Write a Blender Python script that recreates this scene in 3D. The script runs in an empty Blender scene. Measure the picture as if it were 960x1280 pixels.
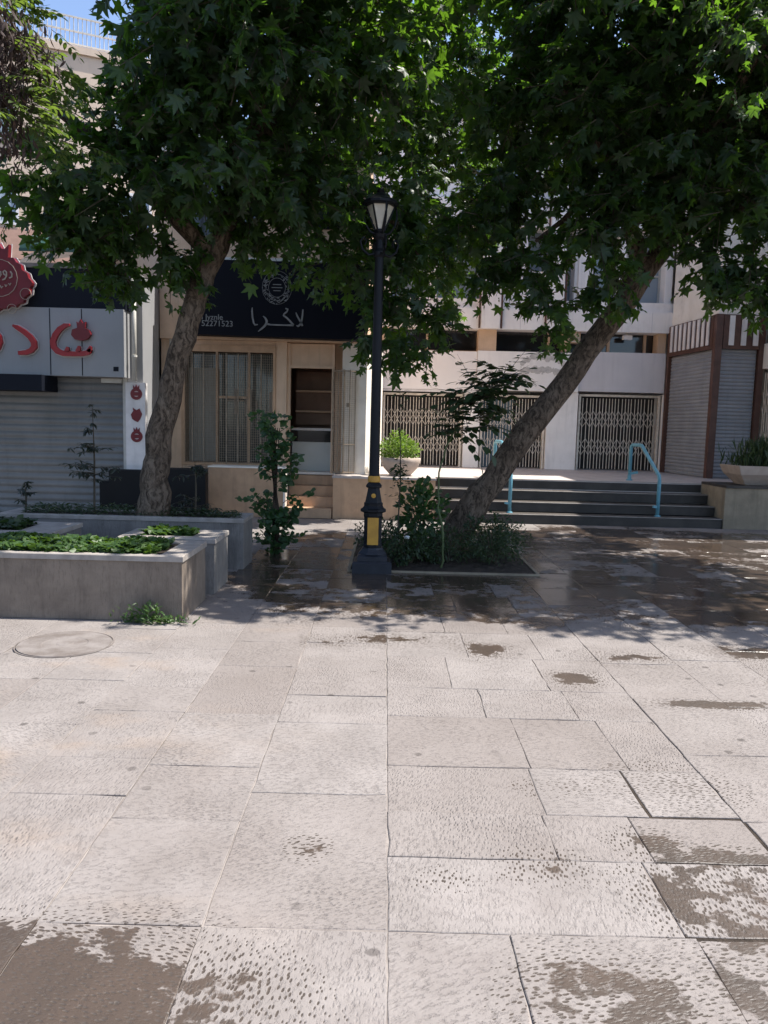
import bpy, math, random
import numpy as np
from mathutils import Vector, Matrix

R = math.radians
sc = bpy.context.scene
COL = sc.collection
rng = np.random.default_rng(7)
random.seed(7)

# ------------------------------------------------------------------ helpers
class MB:
    """collects verts / faces of one mesh"""
    def __init__(s): s.v = []; s.f = []; s.marks = []
    def add(s, vs, fs):
        o = len(s.v); s.marks.append((len(s.v), len(s.f))); s.v += [tuple(map(float, p)) for p in vs]; s.f += [tuple(i + o for i in f) for f in fs]; return s
    def box(s, x0, x1, y0, y1, z0, z1, b=0.0):
        if b <= 0:
            vs = [(x, y, z) for z in (z0, z1) for y in (y0, y1) for x in (x0, x1)]
            return s.add(vs, [(0,2,3,1),(4,5,7,6),(0,1,5,4),(2,6,7,3),(0,4,6,2),(1,3,7,5)])
        # chamfered on the top rim
        vs = [(x0,y0,z0),(x1,y0,z0),(x1,y1,z0),(x0,y1,z0),
              (x0,y0,z1-b),(x1,y0,z1-b),(x1,y1,z1-b),(x0,y1,z1-b),
              (x0+b,y0+b,z1),(x1-b,y0+b,z1),(x1-b,y1-b,z1),(x0+b,y1-b,z1)]
        fs = [(3,2,1,0),(8,9,10,11)]
        for a in (0,4):
            for i in range(4):
                j = (i+1) % 4; fs.append((a+i,a+j,a+4+j,a+4+i))
        return s.add(vs, fs)
    def bar(s, p, q, w, h=None, up=(0,0,1)):
        """square bar from p to q"""
        h = h or w
        p, q = Vector(p), Vector(q); t = (q-p).normalized(); u = Vector(up)
        if abs(t.dot(u)) > .95: u = Vector((0,1,0))
        a = t.cross(u).normalized(); b = a.cross(t).normalized()
        vs = []
        for c in (p, q):
            for i, j in ((-1,-1),(1,-1),(1,1),(-1,1)): vs.append(c + a*(w/2*i) + b*(h/2*j))
        return s.add(vs, [(3,2,1,0),(4,5,6,7)] + [(i,(i+1)%4,4+(i+1)%4,4+i) for i in range(4)])
    def tube(s, pts, rad, n=8, cap=True):
        pts = [Vector(p) for p in pts]
        if not isinstance(rad, (list, tuple)): rad = [rad]*len(pts)
        vs = []; prev = None
        for i, p in enumerate(pts):
            t = (pts[min(i+1,len(pts)-1)] - pts[max(i-1,0)]).normalized()
            if prev is None:
                u = Vector((0,0,1)) if abs(t.z) < .9 else Vector((1,0,0))
                a = t.cross(u).normalized()
            else:
                a = (prev - t*prev.dot(t)).normalized()
            prev = a; b = t.cross(a)
            for k in range(n):
                an = 2*math.pi*k/n; vs.append(p + (a*math.cos(an) + b*math.sin(an))*rad[i])
        fs = []
        for i in range(len(pts)-1):
            for k in range(n):
                k2 = (k+1) % n; fs.append((i*n+k, i*n+k2, (i+1)*n+k2, (i+1)*n+k))
        if cap:
            fs.append(tuple(range(n))[::-1]); fs.append(tuple(range((len(pts)-1)*n, len(pts)*n)))
        return s.add(vs, fs)
    def lathe(s, c, prof, n=24, rot=0.0, capt=True):
        cx, cy = c[0], c[1]; vs = []
        for r, z in prof:
            for k in range(n):
                a = rot + 2*math.pi*k/n; vs.append((cx + r*math.cos(a), cy + r*math.sin(a), z))
        fs = []
        for i in range(len(prof)-1):
            for k in range(n):
                k2 = (k+1) % n; fs.append((i*n+k, i*n+k2, (i+1)*n+k2, (i+1)*n+k))
        if capt:
            fs.append(tuple(range(n))[::-1]); fs.append(tuple(range((len(prof)-1)*n, len(prof)*n)))
        return s.add(vs, fs)
    def prism(s, pts, y0, y1):
        """outline in x,z extruded along y (pts any winding)"""
        n = len(pts); vs = [(x, y0, z) for x, z in pts] + [(x, y1, z) for x, z in pts]
        fs = [tuple(range(n)), tuple(range(n, 2*n))[::-1]]
        fs += [(i, n+i, n+(i+1)%n, (i+1)%n) for i in range(n)]
        return s.add(vs, fs)
    def stroke(s, pts, w, y0, y1, close=False):
        """flat brush stroke on an x,z plane, given as a polyline with a width per point"""
        P = [Vector((p[0], p[1])) for p in pts]; n = len(P)
        W = w if isinstance(w, (list, tuple)) else [w]*n
        L, Rr = [], []
        for i in range(n):
            t = (P[min(i+1,n-1)] - P[max(i-1,0)])
            t = t.normalized() if t.length else Vector((1,0)); nn = Vector((-t.y, t.x))
            L.append(P[i] + nn*W[i]/2); Rr.append(P[i] - nn*W[i]/2)
        for i in range(n-1):
            q = [L[i], L[i+1], Rr[i+1], Rr[i]]
            s.prism([(a.x, a.y) for a in q], y0, y1)
        return s
    def each(s, name, mat=None, parent=None, smooth=False):
        """every shape added becomes a part of its own"""
        cuts = s.marks + [(len(s.v), len(s.f))]; out = []
        for (v0, f0), (v1, f1) in zip(cuts[:-1], cuts[1:]):
            q = MB(); q.v = s.v[v0:v1]; q.f = [tuple(i-v0 for i in f) for f in s.f[f0:f1]]
            out.append(q.build(name, mat, parent, smooth))
        return out
    def build(s, name, mat=None, parent=None, smooth=False, loc=None):
        me = bpy.data.meshes.new(name); me.from_pydata(s.v, [], s.f)
        me.validate(); me.update()
        import bmesh
        b = bmesh.new(); b.from_mesh(me); bmesh.ops.recalc_face_normals(b, faces=b.faces); b.to_mesh(me); b.free()
        return link(name, me, mat, parent, smooth)

def link(name, me, mat=None, parent=None, smooth=False):
    o = bpy.data.objects.new(name, me); COL.objects.link(o)
    if mat: me.materials.append(mat)
    if smooth: me.polygons.foreach_set('use_smooth', [True]*len(me.polygons))
    if parent:
        o.parent = parent
        # parts are modelled in place: only a thing's own Empty has an offset to undo
        if parent.parent is None: o.matrix_parent_inverse = Matrix.Translation(parent.location).inverted()
    return o

def tag(o, label=None, cat=None, group=None, kind=None):
    if label: o['label'] = label
    if cat: o['category'] = cat
    if group: o['group'] = group
    if kind: o['kind'] = kind
    return o

def thing(name, loc, label, cat, group=None):
    o = bpy.data.objects.new(name, None); COL.objects.link(o); o.location = loc
    o.empty_display_size = .2
    return tag(o, label, cat, group)

# ------------------------------------------------------------------ materials
class NT:
    def __init__(s, name):
        s.m = bpy.data.materials.new(name); s.m.use_nodes = True
        s.t = s.m.node_tree; s.b = s.t.nodes['Principled BSDF']; s.out = s.t.nodes['Material Output']
    def n(s, typ, **k):
        x = s.t.nodes.new(typ)
        for a, b in k.items(): setattr(x, a, b)
        return x
    def put(s, sock, v):
        if v is None: return
        if isinstance(v, bpy.types.NodeSocket): s.t.links.new(v, sock)
        else: sock.default_value = v
    def math(s, op, a, b=None, c=None, clamp=False):
        x = s.n('ShaderNodeMath', operation=op, use_clamp=clamp)
        s.put(x.inputs[0], a); s.put(x.inputs[1], b); s.put(x.inputs[2], c); return x.outputs[0]
    def mix(s, f, a, b, blend='MIX'):
        x = s.n('ShaderNodeMix', data_type='RGBA', blend_type=blend)
        s.put(x.inputs[0], f)
        for i, v in ((6, a), (7, b)):
            if isinstance(v, (tuple, list)) and len(v) == 3: v = (*v, 1)
            s.put(x.inputs[i], v)
        return x.outputs[2]
    def noise(s, vec, scale, detail=4, rough=.55, dist=0.0):
        x = s.n('ShaderNodeTexNoise'); s.put(x.inputs['Vector'], vec)
        x.inputs['Scale'].default_value = scale; x.inputs['Detail'].default_value = detail
        x.inputs['Roughness'].default_value = rough; x.inputs['Distortion'].default_value = dist
        return x.outputs[0]
    def ramp(s, f, lo, hi):
        x = s.n('ShaderNodeMapRange', interpolation_type='SMOOTHSTEP')
        s.put(x.inputs[0], f); s.put(x.inputs[1], lo); s.put(x.inputs[2], hi); return x.outputs[0]
    def mapping(s, vec, scale=(1,1,1), rot=(0,0,0), loc=(0,0,0)):
        x = s.n('ShaderNodeMapping'); s.put(x.inputs[0], vec)
        x.inputs['Scale'].default_value = scale; x.inputs['Rotation'].default_value = rot; x.inputs['Location'].default_value = loc
        return x.outputs[0]
    def pos(s): return s.n('ShaderNodeNewGeometry').outputs['Position']
    def bump(s, h, strength=.3, dist=.01):
        x = s.n('ShaderNodeBump'); s.put(x.inputs['Strength'], strength); s.put(x.inputs['Distance'], dist); s.put(x.inputs['Height'], h)
        s.t.links.new(x.outputs[0], s.b.inputs['Normal'])
    def set(s, k, v):
        if isinstance(v, (tuple, list)) and len(v) == 3: v = (*v, 1)
        s.put(s.b.inputs[k], v)

def M(name, c1, c2=None, scale=3.0, rough=.7, bump=.15, bscale=60, bdist=.004, metal=0.0, stretch=(1,1,1), streak=0.0, spec=.4, dirt=0.0):
    """mottled surface: two tones by noise, fine bump, optional vertical streaks and grime patches"""
    s = NT(name); p = s.mapping(s.pos(), stretch)
    c2 = c2 or tuple(x*.75 for x in c1)
    f = s.ramp(s.noise(p, scale, 6, .6), .3, .7)
    col = s.mix(f, c1, c2)
    if streak:
        q = s.mapping(s.pos(), (9, 9, .7)); k = s.ramp(s.noise(q, 1.0, 5, .65), .48, .75)
        col = s.mix(s.math('MULTIPLY', k, streak), col, tuple(x*.45 for x in c1))
    if dirt:
        k = s.ramp(s.noise(s.pos(), 1.7, 7, .7, .4), .5, .72)
        col = s.mix(s.math('MULTIPLY', k, dirt), col, (.06,.05,.04))
    s.set('Base Color', col)
    s.set('Roughness', s.math('ADD', s.math('MULTIPLY', f, .12), rough-.06)); s.set('Metallic', metal); s.set('Specular IOR Level', spec)
    if bump: s.bump(s.noise(s.pos(), bscale, 5, .65), bump, bdist)
    return s.m

def leaf_mat(name, c1, c2, tr, trans=.35, rough=.45, spec=.35):
    s = NT(name)
    g = s.n('ShaderNodeNewGeometry'); r = g.outputs['Random Per Island']
    f = s.math('ADD', s.math('MULTIPLY', r, .7), s.math('MULTIPLY', s.noise(g.outputs['Position'], 1.3, 3), .4), clamp=True)
    col = s.mix(f, c1, c2)
    s.set('Base Color', col); s.set('Roughness', rough); s.set('Specular IOR Level', spec)
    t = s.n('ShaderNodeBsdfTranslucent'); tc = s.mix(f, tr, tuple(x*.7 for x in tr)); s.t.links.new(tc, t.inputs[0])
    mx = s.n('ShaderNodeMixShader'); mx.inputs[0].default_value = trans
    s.t.links.new(s.b.outputs[0], mx.inputs[1]); s.t.links.new(t.outputs[0], mx.inputs[2])
    s.t.links.new(mx.outputs[0], s.out.inputs[0])
    return s.m

def glass_mat(name, col, rough=.06):
    s = NT(name); s.set('Base Color', col); s.set('Roughness', rough); s.set('Specular IOR Level', .6)
    s.bump(s.noise(s.pos(), 2.0, 2), .02, .02)
    return s.m

m = {}
m['white_wall'] = M('white_wall', (.90,.85,.81), (.83,.78,.74), 2.2, .6, .08, 40, streak=.22, dirt=.1)
m['white_panel'] = M('white_panel', (.88,.815,.78), (.82,.765,.735), 1.1, .55, .05, 30, streak=.12)
m['grey_panel'] = M('grey_panel', (.68,.635,.63), (.60,.565,.57), 1.0, .5, .04, 30, streak=.15)
m['tan_stone'] = M('tan_stone', (.56,.355,.215), (.44,.28,.17), 3.5, .6, .15, 50, streak=.35, dirt=.15)
m['tan_paint'] = M('tan_paint', (.66,.465,.315), (.55,.38,.255), 2.5, .6, .1, 40, streak=.3, dirt=.12)
m['cream_paint'] = M('cream_paint', (.82,.76,.68), (.74,.67,.58), 3, .6, .1, 40, dirt=.18)
m['beige_render'] = M('beige_render', (.62,.48,.36), (.55,.43,.33), .7, .8, .1, 20, streak=.15)
m['brown_metal'] = M('brown_metal', (.11,.05,.035), (.075,.035,.025), 6, .5, .1, 50, dirt=.15)
m['strip_white'] = M('strip_white', (.74,.70,.68), (.62,.58,.56), 4, .5, .05, 40, streak=.3)
m['shutter_grey'] = M('shutter_grey', (.30,.305,.325), (.24,.247,.265), 2, .45, .05, 60, streak=.25, metal=.1)
m['shutter_white'] = M('shutter_white', (.19,.192,.19), (.145,.147,.145), 1.5, .5, .05, 60, streak=.3)  # pale slats darkened, the tree shade is put into their colour
m['sign_white'] = M('sign_white', (.30,.302,.308), (.26,.262,.268), .8, .4, .02, 40, streak=.1)  # white darkened evenly so its colour carries the tree shade
m['navy'] = M('navy', (.006,.008,.014), (.008,.010,.017), 2, .6, .03, 30, spec=.15)
m['navy_sign'] = M('navy_sign', (.0035,.004,.008), (.005,.0055,.010), 2, .55, .02, 30, spec=.12)
m['red_letter'] = M('red_letter', (.32,.011,.016), (.26,.009,.012), 5, .35, .03, 30)
m['red_dark'] = M('red_dark', (.17,.008,.013), (.13,.007,.010), 5, .4, .03, 30)
m['sign_cream'] = M('sign_cream', (.40,.32,.25), (.32,.26,.2), 8, .5, .02, 30)
m['sign_edge'] = M('sign_edge', (.52,.51,.50), (.44,.43,.42), 6, .4, .02)
m['sign_silver'] = M('sign_silver', (.26,.26,.255), (.19,.19,.187), 8, .4, .02, 30)
m['gate_metal'] = M('gate_metal', (.76,.68,.58), (.60,.51,.42), 14, .5, .1, 90, metal=.1, dirt=.2)
m['grille_metal'] = M('grille_metal', (.32,.25,.18), (.22,.17,.12), 14, .5, .1, 90, metal=.2)
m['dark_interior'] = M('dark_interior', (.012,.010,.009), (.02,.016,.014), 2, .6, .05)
m['brown_interior'] = M('brown_interior', (.28,.175,.12), (.22,.135,.095), 3, .6, .05)
m['dark_glass'] = glass_mat('dark_glass', (.018,.018,.02))
m['window_glass'] = glass_mat('window_glass', (.05,.055,.05), .08)
m['pale_glass'] = glass_mat('pale_glass', (.25,.30,.34), .1)
m['curtain'] = M('curtain', (.34,.33,.28), (.24,.23,.2), 2, .8, .1, 30, stretch=(12,1,.6))
m['concrete'] = M('planter_concrete', (.25,.195,.155), (.16,.127,.103), 5, .85, .5, 70, .006, streak=.5, dirt=.15)
m['concrete_cap'] = M('planter_cap', (.33,.295,.262), (.23,.205,.182), 7, .8, .4, 60, .005, dirt=.25)
m['concrete_grey'] = M('planter_grey', (.20,.195,.195), (.14,.138,.14), 5, .8, .4, 60, .005, streak=.35)
m['soil'] = M('soil', (.045,.032,.022), (.025,.018,.013), 9, .95, .9, 30, .03)
m['step_riser'] = M('step_riser', (.04,.033,.028), (.025,.021,.018), 4, .5, .2, 50, streak=.3)
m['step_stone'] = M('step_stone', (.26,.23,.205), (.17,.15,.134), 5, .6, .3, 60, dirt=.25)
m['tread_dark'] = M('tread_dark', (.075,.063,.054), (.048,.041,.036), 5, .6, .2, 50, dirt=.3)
m['platform_stone'] = M('platform_stone', (.48,.42,.385), (.40,.35,.32), 3, .6, .2, 50, dirt=.2)
m['retaining'] = M('retaining_stone', (.30,.245,.17), (.21,.17,.12), 2.5, .75, .4, 40, .006, streak=.5, dirt=.3)
m['black_paint'] = M('black_paint', (.006,.0065,.009), (.009,.0095,.012), 12, .5, .15, 60, .003, spec=.2, dirt=.05)
m['base_paint'] = M('base_paint', (.016,.018,.026), (.011,.0125,.018), 9, .5, .25, 60, .003)
m['yellow_paint'] = M('yellow_paint', (.52,.27,.035), (.42,.21,.03), 12, .45, .12, 60, .003, dirt=.12)
m['lamp_glass'] = M('lamp_glass', (.62,.58,.48), (.5,.46,.38), 10, .25, .03, 30)
m['rail_blue'] = M('rail_blue', (.13,.33,.41), (.10,.26,.33), 14, .4, .12, 70, .003, dirt=.12)
m['bowl_concrete'] = M('bowl_concrete', (.44,.36,.30), (.36,.29,.24), 6, .8, .4, 60, .005, dirt=.12)
m['pipe_paint'] = M('pipe_paint', (.55,.53,.48), (.45,.43,.39), 6, .5, .1, 50)
m['iron'] = M('iron', (.22,.19,.16), (.13,.11,.09), 18, .6, .6, 60, .006, dirt=.2)
m['brick'] = M('brick_band', (.50,.30,.22), (.42,.25,.18), 4, .8, .2, 30)
m['green_paint'] = M('green_paint', (.02,.06,.045), (.03,.075,.055), 4, .5, .1, 40)
m['black_stone'] = M('black_stone', (.005,.0055,.007), (.008,.0085,.010), 3, .45, .05, 30, spec=.18)
m['stain'] = M('stain', (.60,.565,.53), (.44,.41,.385), 12, .8, .1, 40)
m['counter_white'] = M('counter_white', (.60,.60,.56), (.54,.54,.50), 2, .4, .02, 20)
m['flower'] = M('flower_white', (.8,.78,.74), (.7,.68,.64), 30, .6, 0)

def tooled(name, c1, c2):
    s = NT(name); p = s.pos()
    f = s.ramp(s.noise(p, 2.6, 7, .68, .3), .28, .74)
    col = s.mix(f, c1, c2)
    tool = s.noise(s.mapping(p, (1,1,.16)), 85, 4, .7)                       # upright chisel strokes
    col = s.mix(s.math('MULTIPLY', s.ramp(tool, .5, .72), .55), col, tuple(x*.42 for x in c1))
    run = s.ramp(s.noise(s.mapping(p, (5,5,.5)), 1.0, 6, .7), .50, .70)
    col = s.mix(s.math('MULTIPLY', run, .45), col, tuple(x*.4 for x in c2))
    s.set('Base Color', col); s.set('Roughness', .88); s.set('Specular IOR Level', .2)
    s.bump(s.math('ADD', tool, s.math('MULTIPLY', s.noise(p, 30, 5, .7), .6)), .7, .008)
    return s.m
m['concrete'] = tooled('planter_concrete', (.235,.19,.15), (.14,.112,.09))
m['concrete_grey'] = tooled('planter_grey', (.225,.205,.185), (.15,.14,.128))
def bark(name, a, b, c):
    s = NT(name); p = s.pos()
    f = s.ramp(s.noise(s.mapping(p, (1,1,.35)), 9, 6, .65), .35, .65)
    g = s.ramp(s.noise(s.mapping(p, (1,1,.6), loc=(3,1,2)), 4.2, 5, .65, .3), .45, .68)
    col = s.mix(f, a, b); col = s.mix(s.math('MULTIPLY', g, .38), col, c)
    wp = s.n('ShaderNodeVectorMath', operation='MULTIPLY_ADD'); wn = s.n('ShaderNodeTexNoise'); s.put(wn.inputs['Vector'], p); wn.inputs['Scale'].default_value = 7
    s.put(wp.inputs[0], wn.outputs[1]); wp.inputs[1].default_value = (.16,.16,.16); s.put(wp.inputs[2], p)
    fur = s.ramp(s.noise(s.mapping(wp.outputs[0], (1,1,.22)), 26, 5, .7), .36, .58)
    col = s.mix(s.math('SUBTRACT', 1.0, fur), col, tuple(x*.4 for x in b))
    s.set('Base Color', col); s.set('Roughness', .88); s.set('Specular IOR Level', .15)
    s.bump(s.math('ADD', s.math('MULTIPLY', fur, .8), s.noise(p, 55, 5)), .7, .016)
    return s.m
m['bark'] = bark('bark', (.185,.135,.097), (.115,.083,.06), (.235,.185,.14))
m['bark_dark'] = bark('bark_dark', (.09,.065,.045), (.05,.037,.027), (.12,.09,.065))
m['twig'] = M('twig', (.07,.055,.035), (.045,.036,.024), 20, .8, .2, 80)
m['green_stem'] = M('green_stem', (.075,.10,.03), (.055,.075,.026), 20, .7, .1, 80)

m['leaf_plane'] = leaf_mat('leaf_plane', (.012,.024,.012), (.028,.048,.020), (.24,.50,.03), .31)
m['leaf_pinnate'] = leaf_mat('leaf_pinnate', (.030,.052,.016), (.06,.09,.024), (.24,.36,.045), .36)
m['leaf_dead'] = leaf_mat('leaf_dead', (.030,.018,.015), (.06,.036,.028), (.08,.045,.03), .15, .7)
m['leaf_ivy'] = leaf_mat('leaf_ivy', (.020,.05,.013), (.06,.11,.028), (.16,.3,.03), .25)
m['leaf_shrub'] = leaf_mat('leaf_shrub', (.018,.034,.015), (.038,.062,.026), (.10,.18,.03), .25)
m['leaf_vine'] = leaf_mat('leaf_vine', (.020,.048,.019), (.042,.088,.032), (.14,.3,.05), .3)
m['leaf_lime'] = leaf_mat('leaf_lime', (.09,.16,.03), (.14,.22,.045), (.3,.48,.05), .35)
m['leaf_grey'] = leaf_mat('leaf_grey', (.022,.028,.022), (.036,.044,.034), (.1,.14,.06), .2)

# ------------------------------------------------------------------ paving shader
def paving_mat():
    s = NT('pecked_stone'); geo = s.n('ShaderNodeNewGeometry'); p = geo.outputs['Position']
    at = s.n('ShaderNodeAttribute', attribute_name='slab'); sep = s.n('ShaderNodeSeparateColor'); s.t.links.new(at.outputs[0], sep.inputs[0])
    tint, ang, stren = sep.outputs[0], sep.outputs[1], sep.outputs[2]
    vr = s.n('ShaderNodeVectorRotate', rotation_type='Z_AXIS'); s.put(vr.inputs['Vector'], p)
    s.put(vr.inputs['Angle'], s.math('MULTIPLY', ang, 3.0))
    wob = s.n('ShaderNodeTexNoise'); s.put(wob.inputs['Vector'], p); wob.inputs['Scale'].default_value = 6
    add = s.n('ShaderNodeVectorMath', operation='MULTIPLY_ADD'); s.put(add.inputs[0], wob.outputs[1]); add.inputs[1].default_value = (.02,.02,0); s.put(add.inputs[2], vr.outputs[0])
    q = s.mapping(add.outputs[0], (1/.016, 1/.036, 1))
    v = s.n('ShaderNodeTexVoronoi', voronoi_dimensions='2D'); s.put(v.inputs['Vector'], q); v.inputs['Scale'].default_value = 1; v.inputs['Randomness'].default_value = .88
    pit = s.math('SUBTRACT', 1.0, s.ramp(s.math('ADD', v.outputs['Distance'], s.math('MULTIPLY', s.noise(p, 28, 3), .22)), .16, .46))     # 1 inside a chisel mark
    patch = s.ramp(s.noise(p, 1.9, 5, .66), .38, .66)                            # worn smooth in places
    raw = pit
    pit = s.math('MULTIPLY', pit, s.math('MULTIPLY', s.math('ADD', s.math('MULTIPLY', patch, .88), .12), s.math('ADD', s.math('MULTIPLY', stren, .8), .2)))
    nick = s.ramp(s.noise(s.mapping(add.outputs[0], (62,24,1)), 1.0, 4, .72), .50, .66)   # finer bush-hammer nicks
    nick = s.math('MULTIPLY', nick, s.math('ADD', .55, s.math('MULTIPLY', s.ramp(s.noise(p, 2.9, 3), .35, .65), .45)))
    # dry colour
    grain = s.noise(p, 90, 4, .7); mott = s.noise(p, 2.3, 6, .62)
    dry = s.mix(s.ramp(mott, .3, .72), (.200,.180,.167), (.256,.232,.217))
    dry = s.mix(tint, dry, s.mix(.55, dry, (.165,.14,.125)))
    dirt = s.ramp(s.noise(s.mapping(p, (1,1,1), loc=(7,3,0)), .9, 6, .68), .46, .70); dry = s.mix(s.math('MULTIPLY', dirt, .45), dry, (.155,.132,.118))
    dry = s.mix(s.math('MULTIPLY', s.ramp(grain, .42, .75), .30), dry, (.175,.15,.143))
    och = s.ramp(s.noise(s.mapping(p, (.8,1.3,1), loc=(4,2,0)), 1.1, 5, .6), .52, .72)
    sepx = s.n('ShaderNodeSeparateXYZ'); s.put(sepx.inputs[0], p)
    leftish = s.ramp(sepx.outputs[0], .2, -2.2)
    dry = s.mix(s.math('MULTIPLY', s.math('MULTIPLY', och, leftish), .55), dry, (.275,.20,.14))
    dry = s.mix(s.math('MULTIPLY', pit, .14), dry, (.155,.13,.12))
    dry = s.mix(s.math('MULTIPLY', nick, .32), dry, (.16,.135,.125))
    # old dark spots held in single pits
    spot = s.ramp(s.noise(p, 3.1, 5, .7), .60, .70)
    dry = s.mix(s.math('MULTIPLY', s.math('MULTIPLY', spot, pit), .8), dry, (.10,.085,.075))
    gv = s.n('ShaderNodeTexVoronoi', voronoi_dimensions='2D'); s.put(gv.inputs['Vector'], add.outputs[0]); gv.inputs['Scale'].default_value = 2.3
    gum = s.math('MULTIPLY', s.ramp(s.math('ADD', gv.outputs['Distance'], s.math('MULTIPLY', s.noise(p, 45, 3), .05)), .085, .06), s.ramp(s.noise(p, .8, 3), .5, .56))
    dry = s.mix(s.math('MULTIPLY', gum, .7), dry, (.07,.06,.055))
    # wet areas: (x, y, rx, ry, gain)
    spots = [(2.6,8.55,5.6,2.75,3.2),(-.72,8.9,.95,3.0,2.6),(4.6,11.4,4.8,1.9,2.0),(-.92,1.84,.90,.62,1.7),(1.30,2.50,.54,.38,1.7),
             (.68,1.98,.42,.36,1.3),(1.08,2.06,.25,.25,.85),(1.28,4.86,.27,.30,.95),(1.95,4.42,.62,.13,1.1),(.75,5.45,.36,.42,1.0),(1.8,5.35,.75,.30,.66),
             (3.0,5.5,1.1,.42,.85),(.25,2.60,.20,.12,.72),(.63,2.66,.26,.18,.78),(1.05,2.86,.2,.15,.85),(1.35,3.35,.4,.32,.7),(.85,3.3,.3,.14,.5),(-.25,2.75,.13,.14,.5),(-.3,5.5,.35,.25,.7),(.2,5.7,.9,.3,.85),(2.7,4.9,.5,.2,.6)]
    acc = None
    for cx, cy, rx, ry, gn in spots:
        mp = s.mapping(p, (1/rx, 1/ry, 0), loc=(-cx/rx, -cy/ry, 0))
        ln = s.n('ShaderNodeVectorMath', operation='LENGTH'); s.put(ln.inputs[0], mp)
        k = s.math('MINIMUM', s.math('MULTIPLY', s.math('SUBTRACT', 1.0, ln.outputs['Value'], clamp=True), gn), .77)
        acc = k if acc is None else s.math('MAXIMUM', acc, k)
    big = s.noise(s.mapping(p, (1.0,1.5,1)), 2.2, 6, .62); mid = s.noise(p, 11, 4, .6)
    field = s.math('ADD', acc, s.math('MULTIPLY', s.math('SUBTRACT', big, .5), 1.45))
    field = s.math('ADD', field, s.math('MULTIPLY', s.math('SUBTRACT', mid, .5), .85))
    field = s.math('ADD', field, s.math('MULTIPLY', s.math('SUBTRACT', raw, .34), .62))
    field = s.math('ADD', field, s.math('MULTIPLY', s.math('SUBTRACT', tint, .5), .40))
    field = s.math('MULTIPLY', field, s.ramp(acc, .0, .10))
    wet = s.ramp(field, .34, .42)
    wcol = s.mix(s.ramp(mott, .3, .7), (.066,.046,.034), (.045,.033,.025))
    wcol = s.mix(s.math('MULTIPLY', raw, .88), wcol, (.055,.044,.036))
    s.set('Base Color', s.mix(wet, dry, wcol))
    film = s.ramp(s.math('SUBTRACT', field, s.math('MULTIPLY', s.math('SUBTRACT', raw, .34), .42)), .46, .78)                                              # standing film where it is wettest
    film = s.math('MULTIPLY', film, s.ramp(sepx.outputs[1], 4.5, 6.5))
    rw = s.math('SUBTRACT', s.math('SUBTRACT', .52, s.math('MULTIPLY', s.ramp(sepx.outputs[1], 4.5, 6.5), .16)), s.math('MULTIPLY', film, s.math('ADD', .16, s.math('MULTIPLY', s.ramp(s.noise(s.mapping(p,(.7,1.2,1)), 1.4, 4), .35, .65), .13))))
    ro = s.n('ShaderNodeMix', data_type='FLOAT'); s.put(ro.inputs[0], wet); ro.inputs[2].default_value = .82; s.put(ro.inputs[3], rw)
    s.set('Roughness', ro.outputs[0]); s.set('Specular IOR Level', s.math('ADD', .25, s.math('MULTIPLY', wet, .3)))
    h = s.math('ADD', s.math('MULTIPLY', pit, -1.0), s.math('MULTIPLY', grain, .35))
    h = s.math('ADD', h, s.math('MULTIPLY', mott, .5)); h = s.math('SUBTRACT', h, s.math('MULTIPLY', nick, .55))
    st = s.math('SUBTRACT', s.math('SUBTRACT', .75, s.math('MULTIPLY', wet, .35)), s.math('MULTIPLY', film, .375))
    s.bump(h, st, .0075)
    return s.m
m['paving'] = paving_mat()
m['mortar'] = M('mortar', (.30,.265,.24), (.15,.13,.118), 4, .95, .5, 60, .01)
m['ground'] = M('ground', (.055,.048,.042), (.035,.03,.027), 12, .95, .4, 40, .01)

# ------------------------------------------------------------------ ground and paving
g = MB(); g.add([(-400,-400,-.03),(400,-400,-.03),(400,400,-.03),(-400,400,-.03)], [(0,1,2,3)])
tag(g.build('ground', m['ground']), kind='structure')
g = MB(); g.add([(-9.5,-4.2,-.006),(10.5,-4.2,-.006),(10.5,13.05,-.006),(-9.5,13.05,-.006)], [(0,1,2,3)])
tag(g.build('mortar_bed', m['mortar']), kind='structure')

slabs = []
def column(x0, x1, breaks):
    for a, b in zip(breaks[:-1], breaks[1:]): slabs.append((x0, x1, a, b))
def rows(y0, y1, fixed=(), lo=.42, hi=.95):
    """random course joints from y0 to y1 that pass through the fixed ones"""
    out = [y0]; f = sorted(fixed)
    for t in f + [y1]:
        while t - out[-1] > hi*1.15: out.append(out[-1] + random.uniform(lo, hi))
        if t - out[-1] > .18: out.append(t)
        else: out[-1] = t
    return out
Y0, Y1 = -4.0, 13.06
xs = [.045, -.55, -1.075, -1.58]
while xs[-1] > -9: xs.append(xs[-1] - random.uniform(.46, .62))
fix = {0: (1.4, 2.29, 3.2, 4.0, 4.42, 4.9, 5.55), 1: (1.5, 2.29, 3.44, 4.1, 4.95), 2: (1.3, 2.31, 3.5, 4.1, 4.5, 5.3), 3: (2.3, 3.0, 3.9, 4.6)}
for i in range(len(xs)-1): column(xs[i+1], xs[i], rows(Y0, Y1, fix.get(i, ())))
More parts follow.
